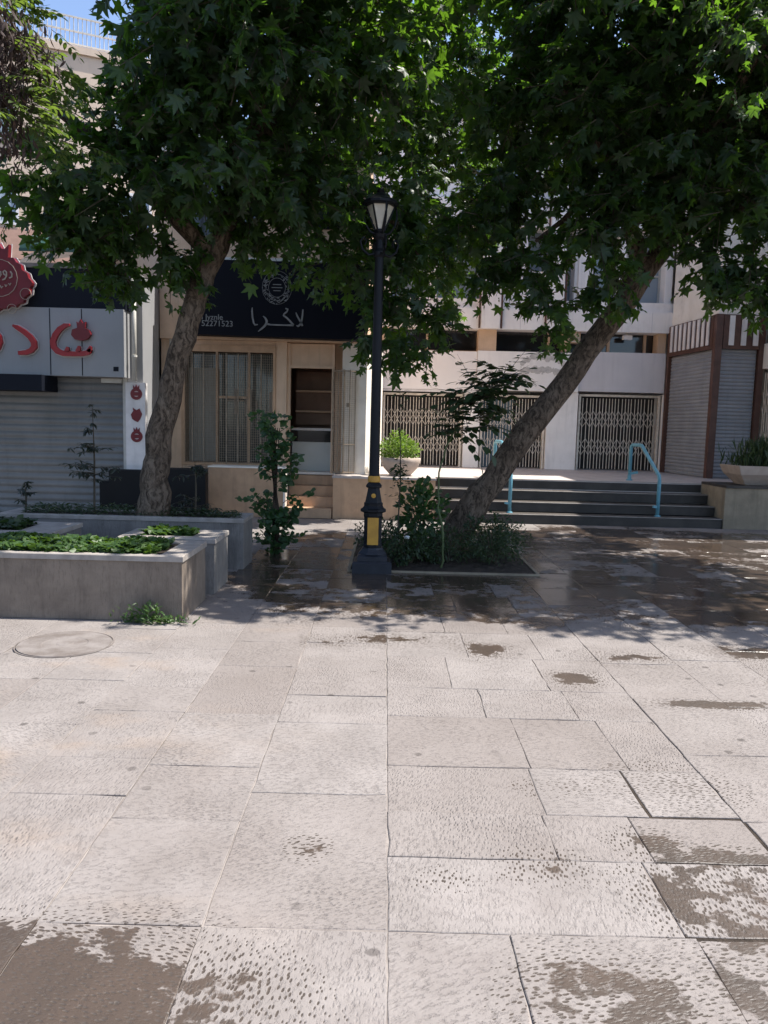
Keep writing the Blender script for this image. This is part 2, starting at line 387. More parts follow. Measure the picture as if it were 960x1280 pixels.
rowR = [(-4,-3.1,(.6,1.2)),(-3.1,-2.2,(.5,1.0)),(-2.2,-1.3,(.42,1.1)),(-1.3,-.5,(.6,1.05)),(-.5,.4,(.4,1.0)),(.4,1.3,(.5,1.1)),(1.3,2.29,(.435,1.03)),
        (2.29,2.72,(1.0,)),(2.72,3.06,(.69,1.05)),(3.06,3.5,(.715,1.15)),(3.5,4.13,(.73,1.20)),(4.13,4.6,(.6,1.12)),(4.6,5.25,(.45,1.06)),(5.25,5.9,(.62,1.15)),
        (5.9,6.5,(.5,1.0)),(6.5,7.2,(.66,1.2)),(7.2,7.8,(.5,1.1)),(7.8,8.5,(.6,1.05)),(8.5,9.2,(.5,1.0)),(9.2,10,(.6,1.1)),(10,10.8,(.5,1.0)),(10.8,11.5,(.6,1.1)),(11.5,12.3,(.5,1.0)),(12.3,13.06,(.6,1.1))]
for a, b, br in rowR:
    e = [.045, *br, 1.53]
    for u, w in zip(e[:-1], e[1:]): slabs.append((u, w, a, b))
xs = [1.53]
while xs[-1] < 10: xs.append(xs[-1] + random.uniform(.46, .62))
fx = {0: (1.5, 2.29, 3.04, 3.7, 4.5, 5.2), 1: (2.0, 2.9, 3.6, 4.4)}
for i in range(len(xs)-1): column(xs[i], xs[i+1], rows(Y0, Y1, fx.get(i, ())))
wide = [(1.15,3.3),(1.35,3.06),(1.53,2.95),(1.3,2.29)]
V, Fc, Cc = [], [], []; open_joints = []
for x0, x1, y0, y1 in slabs:
    gp = [.0005 + .0009*abs(random.gauss(0,1)) for _ in range(4)]    # half-gaps: -x +x -y +y
    for wx, wy in wide:
        if y0-.02 <= wy <= y1+.02 and x0-.02 <= wx <= x1+.02:
            for cond, r_ in ((abs(wx-x0) < .06, (x0-.012,x0+.012,y0,y1)), (abs(wx-x1) < .03, (x1-.012,x1+.012,y0,y1)), (abs(wy-y0) < .03, (x0,x1,y0-.012,y0+.012)), (abs(wy-y1) < .03, (x0,x1,y1-.012,y1+.012))):
                if cond: open_joints.append(r_)
            if abs(wx-x0) < .06: gp[0] = .008
            if abs(wx-x1) < .03: gp[1] = .007
            if abs(wy-y0) < .03: gp[2] = .010
            if abs(wy-y1) < .03: gp[3] = .008
    z = random.gauss(0, .0016); tx, ty = random.gauss(0,.0016), random.gauss(0,.0016)
    a0, a1, b0, b1 = x0+gp[0], x1-gp[1], y0+gp[2], y1-gp[3]
    sk = random.gauss(0, .006)
    # top outline with a few chipped, wandering edge points
    out = []
    for (px, py, qx, qy) in ((a0,b0,a1,b0+sk*.5),(a1,b0+sk*.5,a1,b1),(a1,b1,a0,b1),(a0,b1,a0,b0)):
        L = math.hypot(qx-px, qy-py); n = max(2, int(L/.09))
        for k in range(n):
            t = k/n; jx = random.gauss(0,.0016); jy = random.gauss(0,.0016)
            if random.random() < .04: jx, jy = (x0+x1)/2-px, (y0+y1)/2-py; l = math.hypot(jx,jy) or 1; jx, jy = jx/l*.010, jy/l*.010
            out.append((px+(qx-px)*t+jx, py+(qy-py)*t+jy))
    cx, cy = (x0+x1)/2, (y0+y1)/2; n = len(out); o = len(V)
    def zz(x, y): return z + (x-cx)*tx + (y-cy)*ty
    for x, y in out: V.append((x, y, -.028))
    for x, y in out: V.append((x, y, zz(x,y)-.0025))
    for x, y in out:
        l = math.hypot(x-cx, y-cy); V.append((x-(x-cx)/l*.004, y-(y-cy)/l*.004, zz(x,y)))
    for r_ in (0, n):
        for k in range(n): Fc.append((o+r_+k, o+r_+(k+1)%n, o+r_+n+(k+1)%n, o+r_+n+k))
    Fc.append(tuple(range(o+2*n, o+3*n)))
    col = (random.random(), random.choice([0.02, .04, .06, .5, .47, .44, .12, .35, random.random()]), min(1, max(0, random.gauss(.62,.28))), 1)
    Cc += [col]*(3*n)
g = MB()
for i, (a, b, c, d) in enumerate(open_joints): z_ = -.0045+.00002*i; g.add([(a,c,z_),(b,c,z_),(b,d,z_),(a,d,z_)], [(0,1,2,3)])
tag(g.build('open_joints', m['soil']), kind='structure')
me = bpy.data.meshes.new('paving'); me.from_pydata(V, [], Fc)
ca = me.color_attributes.new('slab', 'FLOAT_COLOR', 'POINT'); ca.data.foreach_set('color', np.array(Cc, 'f').ravel())
tag(link('paving', me, m['paving']), kind='structure')

# ------------------------------------------------------------------ foliage tools
def tmpl_plane():
    half = [(0,1.0),(14,.62),(24,.46),(38,.66),(50,.90),(60,.55),(74,.40),(92,.55),(106,.66),(122,.40),(150,.30)]
    pts = [(0,0,0)]
    ring = [(a,r) for a,r in half] + [(180,.16)] + [(-a,r) for a,r in reversed(half[1:])]
    for a, r in ring:
        u, v = r*math.sin(R(a)), r*math.cos(R(a)); pts.append((u, v, -.22*abs(u) - .16*v*abs(v) + (.10 if r < .5 else 0)))
    n = len(ring)
    return np.array(pts, 'f'), [(0, 1+(i+1)%n, 1+i) for i in range(n)]
def tmpl_oval(w=.42, fold=.22, curl=.25):
    rows_ = [(0,.0),(.22,.72),(.5,1.0),(.78,.66),(1,.0)]
    pts = [(0,0,0)]; 
    for t, k in rows_[1:-1]:
        z = -curl*t*t; pts += [(-w*k*.5, t, z-fold*.0+fold*w*k*.5), (0, t, z), (w*k*.5, t, z+fold*w*k*.5)]
    pts.append((0,1,-curl))
    f = [(0,2,1),(0,3,2),(1,2,5,4),(2,3,6,5),(4,5,8,7),(5,6,9,8),(7,8,10),(8,9,10)]
    return np.array(pts, 'f'), f
def tmpl_heart():
    half = [(0,1.0),(22,.72),(45,.62),(75,.56),(110,.52),(140,.46),(160,.34)]
    ring = half + [(180,.18)] + [(-a,r) for a,r in reversed(half[1:])]
    pts = [(0,0,0)] + [(r*math.sin(R(a)), r*math.cos(R(a)), -.15*abs(r*math.sin(R(a))) - .15*max(0,math.cos(R(a)))**2) for a, r in ring]
    n = len(ring); return np.array(pts,'f'), [(0, 1+(i+1)%n, 1+i) for i in range(n)]
T_PLANE, T_OVAL, T_LANCE, T_HEART = tmpl_plane(), tmpl_oval(), tmpl_oval(.26,.2,.3), tmpl_heart()

def unit(a): return a / np.maximum(np.linalg.norm(a, axis=-1, keepdims=True), 1e-6)

def leaves(name, P, T, N, S, tmpl, mat, parent):
    """one mesh of many leaves: base P, tip direction T, face normal N, length S"""
    P, T, N, S = np.asarray(P,'f'), unit(np.asarray(T,'f')), np.asarray(N,'f'), np.asarray(S,'f')
    B = unit(np.cross(T, N)); N = np.cross(B, T)
    tv, tf = tmpl; k = len(tv); n = len(P)
    W = P[:,None,:] + S[:,None,None]*(tv[None,:,0:1]*B[:,None,:] + tv[None,:,1:2]*T[:,None,:] + tv[None,:,2:3]*N[:,None,:])
    loops = np.array([i for f in tf for i in f]); tot = np.array([len(f) for f in tf])
    L = (loops[None,:] + (np.arange(n)*k)[:,None]).ravel()
    tots = np.tile(tot, n); starts = np.concatenate([[0], np.cumsum(tots)[:-1]])
    me = bpy.data.meshes.new(name); me.vertices.add(n*k); me.vertices.foreach_set('co', W.astype('f').ravel())
    me.loops.add(len(L)); me.loops.foreach_set('vertex_index', L.astype('i'))
    me.polygons.add(len(tots)); me.polygons.foreach_set('loop_start', starts.astype('i')); me.polygons.foreach_set('loop_total', tots.astype('i'))
    me.update(calc_edges=True); me.validate()
    return link(name, me, mat, parent)

def sticks(mb, A, Bp, r0, r1):
    for a, b in zip(A, Bp): mb.tube([a, b], [r0, r1], 3, cap=False)

def crown(name, blobs, dens, size, mat, parent, seed, tmpl=T_PLANE, twigs=None, droop=.5, per=7, tl=.42, shell=2.4, spread=.75):
    """leafy twigs spread through a set of ellipsoid lobes (x, y, z, rx, ry, rz)"""
    g = np.random.default_rng(seed); P, T, N, S = [], [], [], []
    for x, y, z, rx, ry, rz in blobs:
        nt = max(3, int(dens*(rx*ry*rz)**(2/3)*6))
        d = unit(g.normal(size=(nt,3))); rr = g.random((nt,1))**(1/shell)
        base = np.array((x,y,z)) + d*rr*np.array((rx,ry,rz))
        out = unit(d + np.array((0,0,-droop)) + g.normal(size=(nt,3))*.45)
        if twigs is not None: sticks(twigs, base - out*tl*.5, base + out*tl*.5, .007, .003)
        for k in range(per):
            t = (k+.5)/per - .5; c = base + out*tl*t + g.normal(size=(nt,3))*.02
            sd = unit(np.cross(out, g.normal(size=(nt,3)))) 
            tip = unit(out*.55 + sd*spread + np.array((0,0,-.35*droop-.15)) + g.normal(size=(nt,3))*.25)
            nrm = unit(np.array((0,0,1.0)) + g.normal(size=(nt,3))*.45 + d*.35)
            pet = size*.55
            P.append(c + tip*pet*g.random((nt,1))); T.append(tip); N.append(nrm); S.append(size*(.42 + .95*g.random(nt)))
    return leaves(name, np.concatenate(P), np.concatenate(T), np.concatenate(N), np.concatenate(S), tmpl, mat, parent)

def wobble(pts, rad, n=4, amp=.03, seed=0):
    """resample a limb path smoothly (Catmull-Rom) with slight wander"""
    g = random.Random(seed); P = [Vector(p) for p in pts]; out, rr = [], []
    for i in range(len(P)-1):
        p0, p1, p2, p3 = P[max(i-1,0)], P[i], P[i+1], P[min(i+2,len(P)-1)]
        for k in range(n):
            t = k/n
            q = .5*((2*p1) + (p2-p0)*t + (2*p0-5*p1+4*p2-p3)*t*t + (3*p1-p0-3*p2+p3)*t**3)
            a = amp*(rad[i]/rad[0] + .3)
            out.append(q + Vector((g.gauss(0,a), g.gauss(0,a), 0)) if (i or k) else q); rr.append((rad[i]+(rad[i+1]-rad[i])*t)*(1+g.gauss(0,.03)))
    out.append(P[-1]); rr.append(rad[-1]); return out, rr
def limb(mb, pts, rad, n=4, amp=.03, seg=14, seed=0):
    p, r = wobble(pts, rad, n, amp, seed); mb.tube(p, r, seg)

# ------------------------------------------------------------------ plane trees
def px_blobs(*rows_):
    """x, y(depth), z, r -> slightly flattened lobes"""
    return [(x, y, z, r, r*1.05, r*.82) for x, y, z, r in rows_]

tl = thing('plane_tree', (-2.6, 8.58, .5), 'plane tree with an upright trunk rising from the back planter, before the dark donut shop', 'tree', 'plane trees shading the plaza')
t = MB()
limb(t, [(-2.60,8.58,.40),(-2.57,8.58,.9),(-2.52,8.58,1.3),(-2.38,8.60,2.0),(-2.15,8.62,2.85),(-1.90,8.66,3.5),(-1.45,8.7,4.6),(-1.0,8.8,6.0),(-.8,8.9,7.6)],
     [.20,.16,.142,.130,.122,.118,.095,.065,.03], 5, .012, 18, 3)
for pts, rad in [([(-1.95,8.65,3.4),(-2.6,8.4,4.1),(-3.4,8.1,4.7),(-4.2,7.9,5.0)], [.10,.08,.05,.02]),
                 ([(-1.7,8.7,4.0),(-.9,9.0,4.2),(0.0,9.3,4.0),(.35,9.4,3.6)], [.10,.07,.045,.02]),
                 ([(-1.5,8.7,4.5),(-1.2,7.8,5.2),(-1.0,7.0,5.8)], [.09,.06,.02]),
                 ([(-1.3,8.75,5.0),(-.6,10.2,5.8),(0.1,11.6,6.3),(.4,12.6,6.5)], [.09,.07,.045,.02]),
                 ([(-1.2,8.8,5.4),(-2.4,8.6,6.6),(-3.3,8.5,7.3)], [.08,.05,.02])]:
    limb(t, pts, rad, 4, .02, 9, len(t.v))
t.build('trunk', m['bark'], tl, smooth=True)
tw = MB()
L = px_blobs((-3.15,8.2,3.55,.62),(-3.55,7.9,3.85,.42),(-3.1,8.0,3.35,.36),(-2.65,8.1,4.1,.95),(-1.75,7.9,4.25,.85),(-2.95,8.3,3.1,.33),(-2.3,8.5,3.25,.40),
             (-.95,8.4,4.15,.75),(-.45,9.1,3.45,.62),(.02,9.35,2.95,.50),(.55,9.4,2.85,.33),(.25,9.6,3.7,.62),(-.25,9.2,2.55,.28),(.22,9.5,2.42,.30),
             (-2.32,8.0,4.9,.55),(-2.05,7.7,5.2,.8),(-1.3,7.6,5.2,.95),(-.4,8.2,5.2,.95),(-2.72,8.1,4.4,.4),(-.1,9.25,4.0,.5),(-.52,8.35,3.95,.16),(.28,8.3,4.12,.14),(-1.2,8.6,3.75,.5),(-1.6,8.8,3.6,.35),
             (-2.1,8.2,6.2,.75),(-1.6,7.9,6.4,1.2),(-.4,8.5,6.3,1.15),(-1.4,9.3,6.5,1.4),(-2.2,9.4,5.6,.9),(-1.0,9.6,5.0,.9),(-2.0,8.6,7.6,1.2),(-.7,8.9,7.5,1.2),(-1.6,7.0,6.1,.75),(-.5,7.1,6.1,.8),(.3,7.5,6.4,.6),
             (.3,8.9,4.9,.3))
crown('crown', L, 26, .115, m['leaf_plane'], tl, 11, twigs=tw)
tw.build('twigs', m['twig'], tl)
tw = MB()
Lb = px_blobs((.3,12.4,5.6,.75),(.65,12.9,4.7,.55),(.25,12.6,6.7,.9),(.85,13.1,4.05,.36),(.8,12.6,6.0,.6),(-.2,12.3,7.2,.9),(.9,13.0,3.55,.26),(.9,12.6,7.4,.8),(.25,12.3,4.9,.5),(1.25,12.9,5.2,.45),(1.3,12.8,6.6,.6),(.5,12.0,7.9,.7),(-.35,12.5,5.9,.5),(1.5,13.0,5.9,.4),(1.2,13.0,4.5,.42),(1.55,13.1,4.75,.35),(-.5,12.4,7.4,.7),(1.5,12.9,7.4,.5))
crown('back_foliage', Lb, 22, .115, m['leaf_plane'], tl, 12, twigs=tw, droop=.35)
tw.build('back_twigs', m['twig'], tl)

tr = thing('plane_tree', (.82, 9.8, 0), 'plane tree leaning far to the right out of the ground bed behind the lamp post', 'tree', 'plane trees shading the plaza')
t = MB()
limb(t, [(.72,9.8,-.15),(.86,9.8,.15),(1.05,9.8,.45),(1.62,9.8,1.35),(2.36,9.8,2.38),(3.08,9.8,3.45),(3.42,9.8,4.1),(3.7,9.8,5.2),(3.8,9.8,6.6),(3.75,9.8,7.8)],
     [.28,.215,.185,.160,.146,.138,.122,.09,.055,.03], 5, .014, 20, 5)
for pts, rad in [([(2.95,9.8,3.25),(3.02,9.75,3.75),(2.7,9.5,4.5),(2.2,9.2,5.2),(1.6,9.0,5.6)], [.12,.11,.08,.05,.02]),
                 ([(3.3,9.8,3.9),(4.1,9.5,4.3),(5.0,9.2,4.4),(5.9,9.0,4.3)], [.12,.09,.055,.02]),
                 ([(3.5,9.8,4.6),(3.6,8.8,5.1),(3.6,7.8,5.5)], [.1,.07,.025]),
                 ([(3.6,9.8,5.0),(4.6,9.9,6.0),(5.5,9.9,6.9)], [.1,.06,.02]),
                 ([(3.65,9.8,5.2),(2.6,10.2,6.2),(1.6,10.4,6.9)], [.1,.06,.02]),
                 ([(2.75,9.55,4.4),(2.3,9.4,4.3),(1.7,9.3,3.8)], [.06,.045,.02])]:
    limb(t, pts, rad, 4, .02, 9, len(t.v))
t.build('trunk', m['bark'], tr, smooth=True)
tw = MB()
L = px_blobs((1.55,9.3,3.55,.52),(1.92,9.2,3.05,.34),(1.92,9.2,2.72,.20),(2.3,9.0,3.85,.72),(1.4,9.4,4.5,.65),(2.15,8.9,5.1,.95),(3.2,8.9,4.75,.95),(3.95,8.8,4.15,.72),
             (4.05,8.9,3.35,.42),(4.5,9.0,3.15,.36),(3.75,9.1,3.45,.34),(2.75,9.0,4.2,.62),(4.4,8.7,5.0,.8),(1.15,9.3,5.4,.75),(4.9,8.9,3.9,.75),(3.35,9.2,3.95,.4),
             (3.0,8.4,6.0,1.1),(1.8,8.7,6.3,1.0),(4.2,8.5,6.1,1.05),(5.3,8.9,5.2,1.0),(2.6,9.6,6.6,1.3),(4.0,9.8,6.8,1.4),(5.3,9.6,6.5,1.2),(1.5,9.8,7.1,1.0),(3.2,9.6,7.9,1.3),(4.7,9.6,7.8,1.1),
             (5.8,9.2,4.2,.8),(6.2,9.4,5.4,1.0),(6.3,9.5,6.6,.9),(3.5,10.4,5.4,1.0),(5.0,10.4,5.2,1.0),(2.2,10.4,5.6,.9),(3.4,7.6,5.6,.8),(4.6,7.7,5.4,.8),(5.6,7.9,5.6,.8),(6.4,8.2,5.0,.7),(1.7,7.1,6.1,.75),(2.4,7.3,6.2,.65),(4.7,7.5,6.9,.65),(5.2,7.1,6.0,.8),(6.4,6.9,5.8,.8),(4.5,11.3,5.6,1.0),(6.0,11.4,6.0,1.0),(3.1,11.2,6.2,.9),(4.7,8.9,3.35,.35),(5.1,9.0,3.2,.35),(3.6,9.0,3.62,.3),(.98,9.4,3.95,.36),(1.2,9.4,3.45,.3),(1.3,9.4,4.2,.4),(2.6,9.1,3.3,.3),(2.35,9.2,3.1,.22))
crown('crown', L, 26, .115, m['leaf_plane'], tr, 21, twigs=tw)
tw.build('twigs', m['twig'], tr)
tw = MB()
crown('front_foliage', px_blobs((2.70,6.6,4.78,.26),(3.05,6.65,4.62,.24),(2.45,6.65,5.08,.26),(3.1,6.6,4.98,.26),(2.95,6.8,4.3,.2),(2.1,6.7,5.15,.24),(2.8,6.7,5.2,.3)), 8, .085, m['leaf_plane'], tr, 23, twigs=tw, droop=.35, per=6)
tw.build('front_twigs', m['twig'], tr)

def dup(root, dx, dy, rz, label):  # copies added out of view for the shade they throw
    c = root.copy(); COL.objects.link(c); c['label'] = label
    for ch in root.children:
        k = ch.copy(); COL.objects.link(k); k.parent = c
    c.location = root.location + Vector((dx, dy, 0)); c.rotation_euler.z = rz
    return c
dup(tr, 6.1, 1.0, 0, 'plane tree added unseen beyond the right edge to shade the steps')
dup(tr, 6.6, -1.0, 0, 'plane tree added unseen beyond the right edge to shade the paving')
dup(tl, -5.9, -4.6, 1.2, 'plane tree added unseen beyond the left edge, blocking sky light in front of the donut shop')
dup(tl, -7.2, 0.6, 2.6, 'plane tree added unseen beyond the left edge, blocking sky light beside the donut shop')

# pinnate-leaved tree reaching in at the left, its trunk outside the frame
def pinnate(P, T, N, S, base, dirn, n, ln, size, g):
    side = Vector(dirn).cross(Vector((0,0,1))).normalized()
    for k in range(n):
        t = (k+1)/n; c = Vector(base) + Vector(dirn)*ln*t + Vector((0,0,-.18*ln*t*t))
        for sg in ((-1,1) if k < n-1 else (0,)):
            d = (side*sg*.9 + Vector(dirn)*.55 + Vector((g.gauss(0,.1),g.gauss(0,.1),-.25+g.gauss(0,.1)))).normalized()
            P.append(tuple(c)); T.append(tuple(d)); N.append((g.gauss(0,.25),g.gauss(0,.25),1)); S.append(size*g.uniform(.8,1.15))
ta = thing('ash_tree', (-5.2, 6.45, .5), 'feathery light green tree with brown seed clusters reaching in from the left', 'tree')
t = MB()
limb(t, [(-5.2,6.45,.4),(-5.15,6.45,1.6),(-5.0,6.4,2.9),(-4.9,6.4,4.4),(-4.9,6.3,6.0),(-5.0,6.2,7.4)], [.16,.14,.125,.1,.06,.02], 4, .02, 12, 8)
for pts, rad in [([(-4.95,6.4,3.5),(-4.2,6.3,4.4),(-3.3,6.25,4.75),(-2.62,6.2,4.12)], [.06,.035,.018,.006]),
                 ([(-4.9,6.4,4.2),(-4.0,6.2,5.0),(-3.0,6.1,5.2)], [.06,.03,.008]), ([(-5.0,6.4,3.4),(-4.0,6.3,3.9),(-3.0,6.2,3.9)], [.05,.025,.006])]:
    limb(t, pts, rad, 4, .03, 8, len(t.v))
t.build('trunk', m['bark_dark'], ta, smooth=True)
P, T, N, S = [], [], [], []; g_ = random.Random(5); tw = MB()
for (x, y, z, rx, rz, k) in [(-3.1,6.2,5.1,.22,.25,35),(-2.98,6.2,4.65,.28,.24,50),(-2.70,6.2,4.2,.22,.24,46),(-2.95,6.2,3.85,.26,.25,44),(-2.70,6.2,3.85,.12,.2,22),(-3.5,6.3,4.6,.6,.6,70),(-3.5,6.3,5.4,.7,.5,60),(-4.2,6.4,5.6,.8,.7,70),(-4.4,6.4,6.6,.8,.6,60),(-5.6,6.5,5.6,.8,.8,60)]:
    for i in range(k):
        b = (g_.gauss(x,rx*.5), g_.gauss(y,.28), g_.gauss(z,rz*.5)); a = g_.uniform(-1.2,1.2)
        d = Vector((math.cos(a)*g_.choice((1,1,-.6)), math.sin(a)*.9, g_.uniform(-.55,.6))).normalized(); ln = g_.uniform(.16,.27)
        pinnate(P, T, N, S, b, d, 6, ln, .066, g_); sticks(tw, [Vector(b)], [Vector(b)+d*ln], .003, .001)
leaves('crown', P, T, N, S, tmpl_oval(.46,.2,.2), m['leaf_pinnate'], ta)
tw.build('twigs', m['twig'], ta)
P, T, N, S = [], [], [], []
for (x, y, z, rx, rz, k) in [(-2.75,5.85,4.28,.22,.18,800),(-2.85,5.85,3.95,.18,.20,600),(-2.85,5.85,3.62,.14,.12,240)]:
    for i in range(k):
        P.append((g_.gauss(x,rx*.5), g_.gauss(y,.2), g_.gauss(z,rz*.5))); T.append((g_.gauss(0,.35),g_.gauss(0,.35),-1)); N.append((g_.gauss(0,1),g_.gauss(0,1),0)); S.append(g_.uniform(.05,.09))
leaves('seed_cluster', P, T, N, S, T_LANCE, m['leaf_dead'], ta)

# ------------------------------------------------------------------ stone planters
def planter(loc, x0, x1, y0, y1, h, cap, hole, body, capm, label, group='stone planters'):
    """hole = (x0,x1,y0,y1) opening in the cap slab"""
    o = thing('planter', ((x0+x1)/2, (y0+y1)/2, 0), label, 'planter', group)
    mb = MB(); mb.box(x0, x1, y0, y1, 0.002, h-cap); 
    e = .004
    mb.build('wall', body, o)
    c = MB(); z0, z1 = h-cap+.001, h; a0, a1, b0, b1 = hole; k = .012; X0, X1, W0, W1 = x0-k, x1+k, y0-k, y1+k
    c.box(X0, X1, W0, b0, z0, z1, .008); c.box(X0, X1, b1, W1, z0, z1, .008)
    if a0 > X0+.02: c.box(X0, a0, b0+.001, b1-.001, z0, z1-.002)
    if a1 < X1-.02: c.box(a1, X1, b0+.001, b1-.001, z0, z1-.002)
    c.build('cap', capm, o)
    s = MB(); s.box(max(a0,X0+.03)+.003, min(a1,X1-.03)-.003, b0+.003, b1-.003, h-cap+.003, h-.018)
    s.build('soil', m['soil'], o)
    return o
planter(0, -6.6, -1.60, 6.03, 6.83, .535, .05, (-6.5,-1.78,6.10,6.72), m['concrete'], m['concrete_cap'], 'long brown tooled stone planter nearest the viewer, brim full of bright ivy')
planter(0, -2.46, -1.565, 7.04, 7.64, .525, .045, (-2.30,-1.80,7.18,7.52), m['concrete_grey'], m['concrete_cap'], 'small square stone planter with a little ivy, between the front planter and the tree planter')
planter(0, -4.2, -1.53, 8.30, 8.88, .56, .045, (-4.0,-1.70,8.38,8.80), m['concrete_grey'], m['concrete_cap'], 'dark stone planter at the back holding the plane tree trunk')
planter(0, -6.2, -3.08, 7.0, 7.75, .55, .045, (-6.1,-3.42,7.12,7.62), m['concrete_grey'], m['concrete_cap'], 'grey stone planter cut by the left edge, with low dark ivy')

def cover(name, x0, x1, y0, y1, z, n, h, size, mat, label, seed, tmpl=T_OVAL, bulge=.5, clump=6, cat='ground cover', kind='stuff'):
    g = np.random.default_rng(seed)
    cx = g.uniform(x0, x1, clump); cy = g.uniform(y0, y1, clump); ch = g.uniform(.4, 1, clump)
    P = np.stack([g.uniform(x0,x1,n), g.uniform(y0,y1,n), np.zeros(n)], 1)
    d2 = (((P[:,0:1]-cx)/.35)**2 + ((P[:,1:2]-cy)/.25)**2); hh = (np.exp(-d2)*ch).max(1)*bulge + (1-bulge)
    P[:,2] = z + h*hh*g.random(n)**.6
    a = g.uniform(0, 2*np.pi, n); T = np.stack([np.cos(a), np.sin(a), g.uniform(-.2,.9,n)], 1)
    N = np.array((0,0,1.)) + g.normal(size=(n,3))*.4
    o = leaves(name, P, T, N, size*g.uniform(.6,1.2,n), tmpl, mat, None)
    return tag(o, label, cat, kind=kind)
cover('ivy', -6.4,-1.84,6.08,6.70,.50, 8500,.11,.045, m['leaf_ivy'], 'bright ivy filling the long front planter', 1, T_HEART, .55, 26)
cover('ivy', -2.28,-1.82,7.18,7.52,.49, 420,.10,.06, m['leaf_ivy'], 'small patch of ivy in the square planter', 2, T_HEART, .5, 4)
cover('ivy', -3.98,-1.6,8.34,8.80,.53, 2400,.12,.055, m['leaf_shrub'], 'low dark ground cover around the plane tree trunk in the back planter', 3, T_LANCE, .5, 14)
cover('ivy', -6.0,-3.45,7.12,7.62,.52, 1700,.10,.06, m['leaf_shrub'], 'dark ivy in the planter at the left edge', 4, T_HEART, .5, 12)

# weed tuft against the front planter
wd = thing('weed', (-1.86,5.98,0), 'green weed sprouting where the front planter meets the paving', 'weed')
g = np.random.default_rng(9); n = 260
P = np.stack([g.normal(-1.88,.085,n), 5.97+g.normal(0,.02,n)-.02, .15*g.random(n)**1.5], 1); P[:60,0] += .22; P[:60,2] *= .35
T = np.stack([g.normal(0,.6,n), g.normal(-.35,.4,n), g.uniform(.1,1,n)], 1)
leaves('foliage', P, T, np.array((0,-.4,1.))+g.normal(size=(n,3))*.4, g.uniform(.03,.075,n), T_LANCE, m['leaf_ivy'], wd)

# ------------------------------------------------------------------ ground bed with shrubs
b = MB(); 
gx = 34; gy = 34; x0, x1, y0, y1 = -.35, 1.70, 8.38, 10.7
vs = []; fs = []
for j in range(gy+1):
    for i in range(gx+1):
        u, v = i/gx, j/gy; ed = min(u,1-u,v,1-v)
        vs.append((x0+(x1-x0)*u, y0+(y1-y0)*v, .012 + min(1,ed*9)*.05*(.6+.4*math.sin(i*1.3)*math.cos(j*1.7)) + rng.normal(0,.004)))
for j in range(gy):
    for i in range(gx): a = j*(gx+1)+i; fs.append((a,a+1,a+gx+2,a+gx+1))
b.add(vs, fs); tag(b.build('soil_bed', m['soil']), kind='structure')
b = MB(); b.box(-.39,-.355,8.34,10.75,-.01,.02); b.box(1.705,1.74,8.34,10.75,-.01,.02); b.box(-.354,1.704,8.34,8.375,-.01,.02); b.box(-.354,1.704,10.705,10.74,-.01,.02)
tag(b.build('bed_edging', m['retaining']), kind='structure')

def shrub(name, label, x, y, z0, r, h, n, size, mat, tmpl, seed, cat='shrub', group=None, stems=9, flat=1.0):
    o = thing(name, (x,y,z0), label, cat, group)
    g = np.random.default_rng(seed)
    st = MB(); tips = []
    for k in range(stems):
        a = g.uniform(0,2*np.pi); rr = r*g.uniform(.2,.8); tip = (x+rr*math.cos(a), y+rr*math.sin(a)*flat, z0+h*g.uniform(.55,1.0)); tips.append(tip)
        st.tube([(x+g.normal(0,.03), y+g.normal(0,.03), z0-.03), (x+rr*.4*math.cos(a), y+rr*.4*math.sin(a), z0+h*.4), tip], [.009,.007,.002], 5)
    st.build('stems', m['twig'], o)
    d = unit(g.normal(size=(n,3))); rr = g.random((n,1))**(1/2.2)
    P = np.array((x,y,z0+h*.52)) + d*rr*np.array((r,r*flat,h*.5)); P += .05*np.sin(P[:,[1,2,0]]*19)
    T = unit(d + g.normal(size=(n,3))*.7 + np.array((0,0,.1))); N = np.array((0,0,1.)) + g.normal(size=(n,3))*.5
    leaves('foliage', P, T, N, size*g.uniform(.6,1.25,n), tmpl, mat, o)
    return o
BG = 'shrubs in the tree bed'
shrub('shrub','dark low shrub at the front of the bed just right of the lamp post',.30,8.72,.03,.36,.40,1100,.055,m['leaf_shrub'],T_OVAL,31,group=BG)
shrub('shrub','loose shrub at the front middle of the bed around the thin green stem',.72,8.85,.03,.40,.40,1200,.05,m['leaf_shrub'],T_LANCE,32,group=BG)
shrub('shrub','fine leaved bush at the right front corner of the bed',1.28,8.85,.03,.44,.44,1700,.045,m['leaf_shrub'],T_LANCE,33,group=BG)
shrub('shrub','bush behind the right corner of the bed, touching the leaning trunk',1.35,9.4,.03,.42,.52,1500,.05,m['leaf_shrub'],T_OVAL,34,group=BG)
shrub('shrub','small dark shrub behind the lamp post base',-.02,9.3,.03,.36,.42,900,.05,m['leaf_shrub'],T_OVAL,35,group=BG)
ro = shrub('rose_bush','tall leafy rose bush with one white bloom, left of the leaning trunk',0.46,9.25,.03,.34,.98,430,.07,m['leaf_vine'],T_HEART,36,cat='rose bush',group=BG)
f = MB()
for k in range(9):
    a = k*2.4; f.lathe((.27+.016*math.cos(a), 8.64+.016*math.sin(a)), [(.004,.335),(.018,.345),(.014,.365),(.002,.372)], 7)
f.build('flower', m['flower'], ro)

